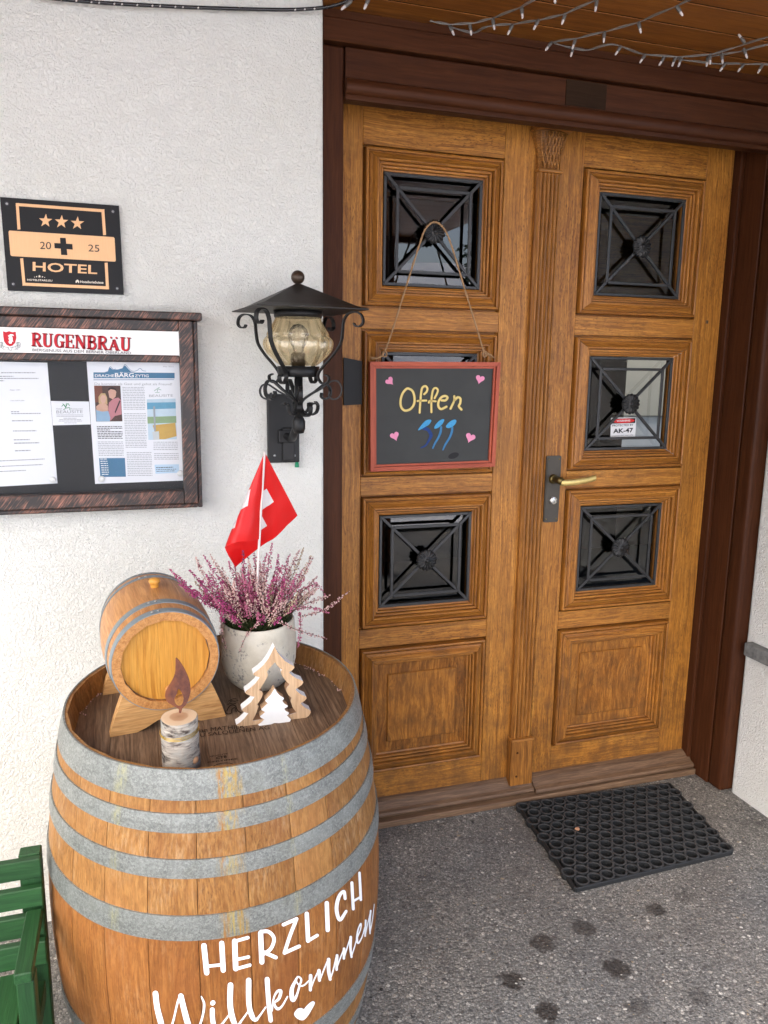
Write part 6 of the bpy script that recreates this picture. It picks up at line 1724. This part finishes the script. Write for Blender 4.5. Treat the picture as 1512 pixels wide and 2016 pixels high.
for i in range(n_ + 1):
    f = i / n_
    ph = f * PI / 2
    rm = FL / max(math.cos(ph), math.sin(ph))
    for j in range(n_ + 1):
        r_ = rm * (0.015 + 0.985 * j / n_)
        d = flag_dir(f)
        wv = (0.0022 * math.sin(r_ * 60 + f * 9) + 0.0018 * math.sin(f * 34 + r_ * 14) + 0.0035 * noise.noise(Vector((f * 5, r_ * 22, 1.3)))) * (r_ / FL)
        p = Tp + d * r_ + bk_ * wv + Vector((0, 0, -0.010 * max(0, r_ / FL - 1)))
        idx[(i, j)] = len(V); V.append(p); UVs.append((r_ * math.sin(ph) / FL, r_ * math.cos(ph) / FL))
for i in range(n_):
    for j in range(n_):
        F.append((idx[(i, j)], idx[(i + 1, j)], idx[(i + 1, j + 1)], idx[(i, j + 1)]))
fl_o = mk('flag_cloth', V, F, M_FLAG, fg, None, True)
uvl = fl_o.data.uv_layers.new(name='UVMap')
for lp_ in fl_o.data.loops:
    uvl.data[lp_.index].uv = UVs[lp_.vertex_index]

# ================================================================== rubber ring mat
m1, m2, m3, m4 = [WZ(*q, 0.012) for q in ((1018, 1583), (1318, 1543), (1441, 1676), (1133, 1750))]
mat_o = thing('rubber_mat', 'black rubber ring mat lying in front of the right door leaf', 'doormat', (m1 + m3) / 2 - Vector((0, 0, 0.012)))
def mpt(a, b): return (m1 * (1 - a) * (1 - b) + m2 * a * (1 - b) + m3 * a * b + m4 * (1 - a) * b)
RO, RI, TH = 0.0230, 0.0175, 0.017
prof = [(RI, 0.0), (RI - 0.0008, TH * 0.9), (RI, TH), (RO, TH), (RO + 0.0005, TH * 0.9), (RO, 0.0)]
vs, fs = lathe_data(prof, 16)
RING = bpy.data.meshes.new('rubber_ring'); RING.from_pydata(vs, [], fs); RING.materials.append(M_RUBBER); RING.materials.append(plain('dusty_rubber_rim', (0.050, 0.051, 0.052), 0.7, 0, 0.3, 0.5, 70.0))
RING.polygons.foreach_set('material_index', [1 if 32 <= i < 48 else 0 for i in range(len(fs))])
nb, na_ = 10, 13
for b in range(nb):
    for a in range(na_):
        fa = (a + 0.5 + (0.25 if b % 2 else -0.25)) / na_
        c = mpt(fa, (b + 0.5) / nb); c.z = 0.0008
        link_mesh('rubber_ring', RING, None, mat_o, Matrix.Translation(c))
prism('mat_base', [[Vector((p.x, p.y, 0.0006)) for p in (m1, m2, m3, m4)]], 0.0022, (0, 0, 1), M_RUBBER, mat_o)
# thin webs joining the rings, and the outer edge
V, F = [], []
def web(c1, c2, h0, h1, w):
    d = (c2 - c1); d.z = 0; L = d.length; d.normalize(); s = Vector((-d.y, d.x, 0)) * w
    a_, b_ = c1 + d * RO * 0.97, c2 - d * RO * 0.97
    k0 = len(V)
    for p in (a_, b_):
        V.extend([p + s + Vector((0, 0, h0)), p - s + Vector((0, 0, h0)), p - s + Vector((0, 0, h1)), p + s + Vector((0, 0, h1))])
    for q in ((0, 1, 5, 4), (1, 2, 6, 5), (2, 3, 7, 6), (3, 0, 4, 7), (0, 3, 2, 1), (4, 5, 6, 7)):
        F.append(tuple(k0 + i for i in q))
def rc_(a, b):
    c = mpt((a + 0.5 + (0.25 if b % 2 else -0.25)) / na_, (b + 0.5) / nb); c.z = 0.0008; return c
for b in range(nb):
    for a in range(na_):
        if a + 1 < na_: web(rc_(a, b), rc_(a + 1, b), 0.002, 0.0095, 0.0026)
        if b + 1 < nb:
            for da in ((0, 1) if b % 2 else (-1, 0)):
                if 0 <= a + da < na_: web(rc_(a, b), rc_(a + da, b + 1), 0.002, 0.0095, 0.0026)
tag(mk('ring_webs', V, F, M_RUBBER, mat_o), kind='stuff')
for (qa, qb) in (((0, 0), (1, 0)), ((1, 0), (1, 1)), ((1, 1), (0, 1)), ((0, 1), (0, 0))):
    P, Q = mpt(*qa), mpt(*qb); P.z = Q.z = 0.0083
    beam('mat_edge', P, Q, 0.009, 0.0155, (0, 0, 1), M_RUBBER, mat_o, 0.002)
lf = WZ(1137, 1634, 0.018)
vs, fs = lathe_data([(0.0, 0.0), (0.006, 0.001), (0.008, 0.004), (0.005, 0.008), (0.0, 0.009)], 7, rmod=lambda r, z, a: r * (1 + 0.25 * math.sin(3 * a)))
o = mk('dry_leaf_scrap', vs, fs, plain('dry_orange_leaf', (0.42, 0.22, 0.13), 0.8, 0, 0.2, 0.2, 80.0), None, Matrix.Translation(lf))
tag(o, 'tiny orange scrap lying on the rubber mat', 'scrap')

# loose pebbles and grit on the asphalt
PEB = []
for k_ in range(4):
    rr = random.Random(k_)
    ph = rr.uniform(0, 6)
    vs, fs = lathe_data([(0.0, 0.0), (0.7, 0.12), (1.0, 0.45), (0.65, 0.8), (0.0, 0.95)], 7, rmod=lambda r, z, a: r * (1 + 0.22 * math.sin(2 * a + ph) + 0.1 * math.sin(5 * a)))
    PEB.append((vs, fs))
M_PEB = [plain('pale_grit', (0.42, 0.40, 0.36), 0.8, 0, 0.2, 0.25, 90.0), plain('dark_grit', (0.030, 0.028, 0.028), 0.7, 0, 0.3, 0.3, 90.0), plain('tan_grit', (0.25, 0.20, 0.14), 0.8, 0, 0.2, 0.3, 90.0)]
for mi, cnt in ((0, 420), (1, 340), (2, 300)):
    rr = random.Random(40 + mi); V, F = [], []
    for i in range(cnt):
        x, y = rr.uniform(0.35, 2.01), rr.uniform(-1.55, -0.075)
        s = rr.uniform(0.0014, 0.0038) * (1.6 if rr.random() < 0.05 else 1); a = rr.uniform(0, 6.3)
        vs, fs = PEB[rr.randrange(4)]; b = len(V)
        ca, sa = math.cos(a), math.sin(a)
        V += [(x + s * (p[0] * ca - p[1] * sa), y + s * 0.8 * (p[0] * sa + p[1] * ca), s * 0.6 * p[2] - 0.0003) for p in vs]
        F += [tuple(b + q for q in f) for f in fs]
    nm = ('pale', 'dark', 'tan')[mi]
    tag(mk('gravel', V, F, M_PEB[mi]), nm + ' loose grit scattered over the asphalt', 'gravel', kind='stuff')

# ================================================================== green slatted bench left of the barrel
bn = thing('slatted_bench', 'green painted slatted wooden bench at the left edge beside the barrel', 'bench', (-0.55, -0.88, 0))
YB_ = -0.86
def slat(v0, v1, y):
    z1 = W(0, v0, y).z; z0 = W(0, v1, y).z
    box('back_slat', (-1.1, y - 0.016, z0), (-0.206, y, z1), M_GREEN, bn, 'x', 0.002)
for v0, v1, dy in ((1694, 1731, 0.0), (1751, 1788, -0.003), (1804, 1845, -0.006), (1859, 1905, -0.009)):
    slat(v0, v1, YB_ + dy)
zt_ = W(64, 1670, YB_ + 0.02).z
for x0 in (-0.246, -1.05):
    box('back_post', (x0, YB_ + 0.001, 0.0), (x0 + 0.038, YB_ + 0.030, zt_), M_GREEN, bn, 'z', 0.002)
zs_ = 0.40
for x0 in (-0.236, -1.10):
    box('arm_rest', (x0, -1.045, 0.492), (x0 + 0.028, -0.880, 0.512), M_GREEN, bn, 'y', 0.002)
    box('front_leg', (x0 + 0.002, -1.040, 0.0), (x0 + 0.030, -1.004, 0.491), M_GREEN, bn, 'z', 0.002)
    box('side_rail', (x0 - 0.004, -1.003, zs_ - 0.075), (x0 + 0.024, -0.881, zs_ - 0.040), M_GREEN, bn, 'y', 0.002)
box('seat_end_board', (-0.286, -1.30, zs_ - 0.018), (-0.240, -0.898, zs_), M_GREEN, bn, 'y', 0.002)
for k_ in range(6):
    y1 = -0.902 - k_ * 0.066
    box('seat_slat', (-1.1, y1 - 0.052, zs_ - 0.034), (-0.242, y1, zs_ - 0.0185), M_GREEN, bn, 'x', 0.002)
for x0 in (-0.272, -1.05):
    box('seat_leg', (x0, -1.29, 0.0), (x0 + 0.03, -1.25, zs_ - 0.0345), M_GREEN, bn, 'z', 0.002)

# ================================================================== fairy lights under the porch ceiling
vs, fs = lathe_data([(0.0, 0.0), (0.0026, 0.0), (0.0052, 0.004), (0.0055, 0.013), (0.0042, 0.0215), (0.0036, 0.0225)], 8)
SOCK = bpy.data.meshes.new('bulb_holder'); SOCK.from_pydata(vs, [], fs); SOCK.materials.append(M_SOCKET); SOCK.polygons.foreach_set('use_smooth', [True] * len(SOCK.polygons))
vs, fs = lathe_data([(0.0037, 0.0), (0.0036, 0.006), (0.0030, 0.0105), (0.0016, 0.0128), (0.0, 0.0135)], 8)
TIP = bpy.data.meshes.new('bulb_tip'); TIP.from_pydata(vs, [], fs); TIP.materials.append(M_BULB); TIP.polygons.foreach_set('use_smooth', [True] * len(TIP.polygons))
ZL = 2.375
def light_string(name, label, cables, bulbs, zl=ZL):
    t = thing(name, label, 'string lights', WZ(*cables[0][0], zl))
    for c in cables:
        P = smooth_path([WZ(u, v, zl - 0.004 * math.sin(i * 1.7)) for i, (u, v) in enumerate(c)], 8)
        tube('cable', P, 0.0016, M_CABLE, t, 7)
        Q = [p + Vector((0.0035 * math.cos(i * 0.8), 0.0035 * math.sin(i * 0.8), 0.002)) for i, p in enumerate(P)]
        tube('cable', Q, 0.0011, M_CABLE, t, 6)
    for (u0, v0), (u1, v1) in bulbs:
        A = WZ(u0, v0, zl); 
        d = hit(u1, v1, A, FW) - A
        d.normalize()
        X = d.orthogonal().normalized(); Y = d.cross(X)
        h = link_mesh('bulb_holder', SOCK, None, t, frame(X, Y, d, A - d * 0.002) @ Matrix.Scale(0.85, 4))
        link_mesh('bulb_tip', TIP, None, h, frame(X, Y, d, A + d * 0.0170) @ Matrix.Scale(0.85, 4))
    return t
light_string('string_lights', 'clear fairy light string looping across the porch ceiling above the left leaf',
             [[(846, 41), (880, 48), (930, 46), (970, 36), (1022, 16), (1060, -4), (1110, -32)], [(882, 51), (930, 65), (962, 52), (1008, 48), (1060, 40), (1110, 28), (1178, -2), (1230, -30)]],
             [((885, 50), (891, 63)), ((925, 48), (928, 70)), ((970, 37), (974, 62)), ((1009, 49), (1000, 67)), ((1027, 14), (1029, 41)), ((1060, 39), (1049, 61)), ((1113, 27), (1106, 48)), ((1175, 0), (1172, 22)), ((1091, -17), (1093, 7))])
light_string('string_lights', 'tangle of clear fairy lights at the upper right corner of the porch ceiling',
             [[(1082, 84), (1130, 77), (1190, 63), (1257, 44), (1330, 13), (1385, -12)], [(1090, 85), (1150, 99), (1208, 88), (1258, 105), (1330, 112), (1400, 107), (1452, 92), (1520, 70), (1570, 48)],
              [(1330, 116), (1400, 125), (1460, 126), (1520, 128), (1570, 130)], [(1395, 112), (1450, 103), (1520, 86), (1570, 72)]],
             [((1086, 83), (1074, 99)), ((1133, 77), (1126, 98)), ((1129, 92), (1123, 114)), ((1190, 63), (1188, 88)), ((1257, 44), (1262, 66)), ((1332, 12), (1344, 31)), ((1222, 91), (1212, 107)), ((1270, 107), (1259, 125)),
              ((1308, 112), (1298, 128)), ((1330, 112), (1322, 134)), ((1342, 113), (1335, 132)), ((1394, 112), (1390, 135)), ((1398, 107), (1398, 129)), ((1421, 106), (1423, 128)), ((1428, 124), (1418, 139)), ((1464, 126), (1452, 142)),
              ((1501, 127), (1492, 144)), ((1466, 84), (1455, 69)), ((1464, 96), (1472, 117))])
# black rope light along the top of the white wall
rl = thing('rope_light', 'black rope light with white dots along the top of the white wall', 'string lights', W(400, 10, -0.245))
RP = smooth_path([W(60, -8, -0.245), W(180, 4, -0.245), W(300, 11, -0.245), W(420, 16, -0.245), W(540, 19, -0.245), W(600, 18, -0.252), W(648, 13, -0.27), W(690, 0, -0.30), W(740, -22, -0.34)], 8)
tube('tube', RP, 0.0042, M_CABLE_BLACK, rl, 10)
for i, u in enumerate([100, 125, 150, 174, 198, 223, 247, 270, 294, 317, 340, 363, 385, 580, 600, 622]):
    p = min(RP, key=lambda q: abs((756 + FOC * (q - CAM).dot(RX) / (q - CAM).dot(FW)) - u))
    pr = p + (CAM - p).normalized() * 0.0036
    lathe('light_dot', [(0.0, 0.0012), (0.0022, 0.0008), (0.0026, 0.0)], M_BULB, rl, frame(RX, UP, -FW, pr), 8)
for (u0, v0), (u1, v1) in (((693, 0), (683, 9)), ((728, -8), (720, 11))):
    A = W(u0, v0, -0.32); d = (hit(u1, v1, A, FW) - A).normalized(); X = d.orthogonal().normalized()
    h = link_mesh('bulb_holder', SOCK, None, rl, frame(X, d.cross(X), d, A))
    link_mesh('bulb_tip', TIP, None, h, frame(X, d.cross(X), d, A + d * 0.0225))
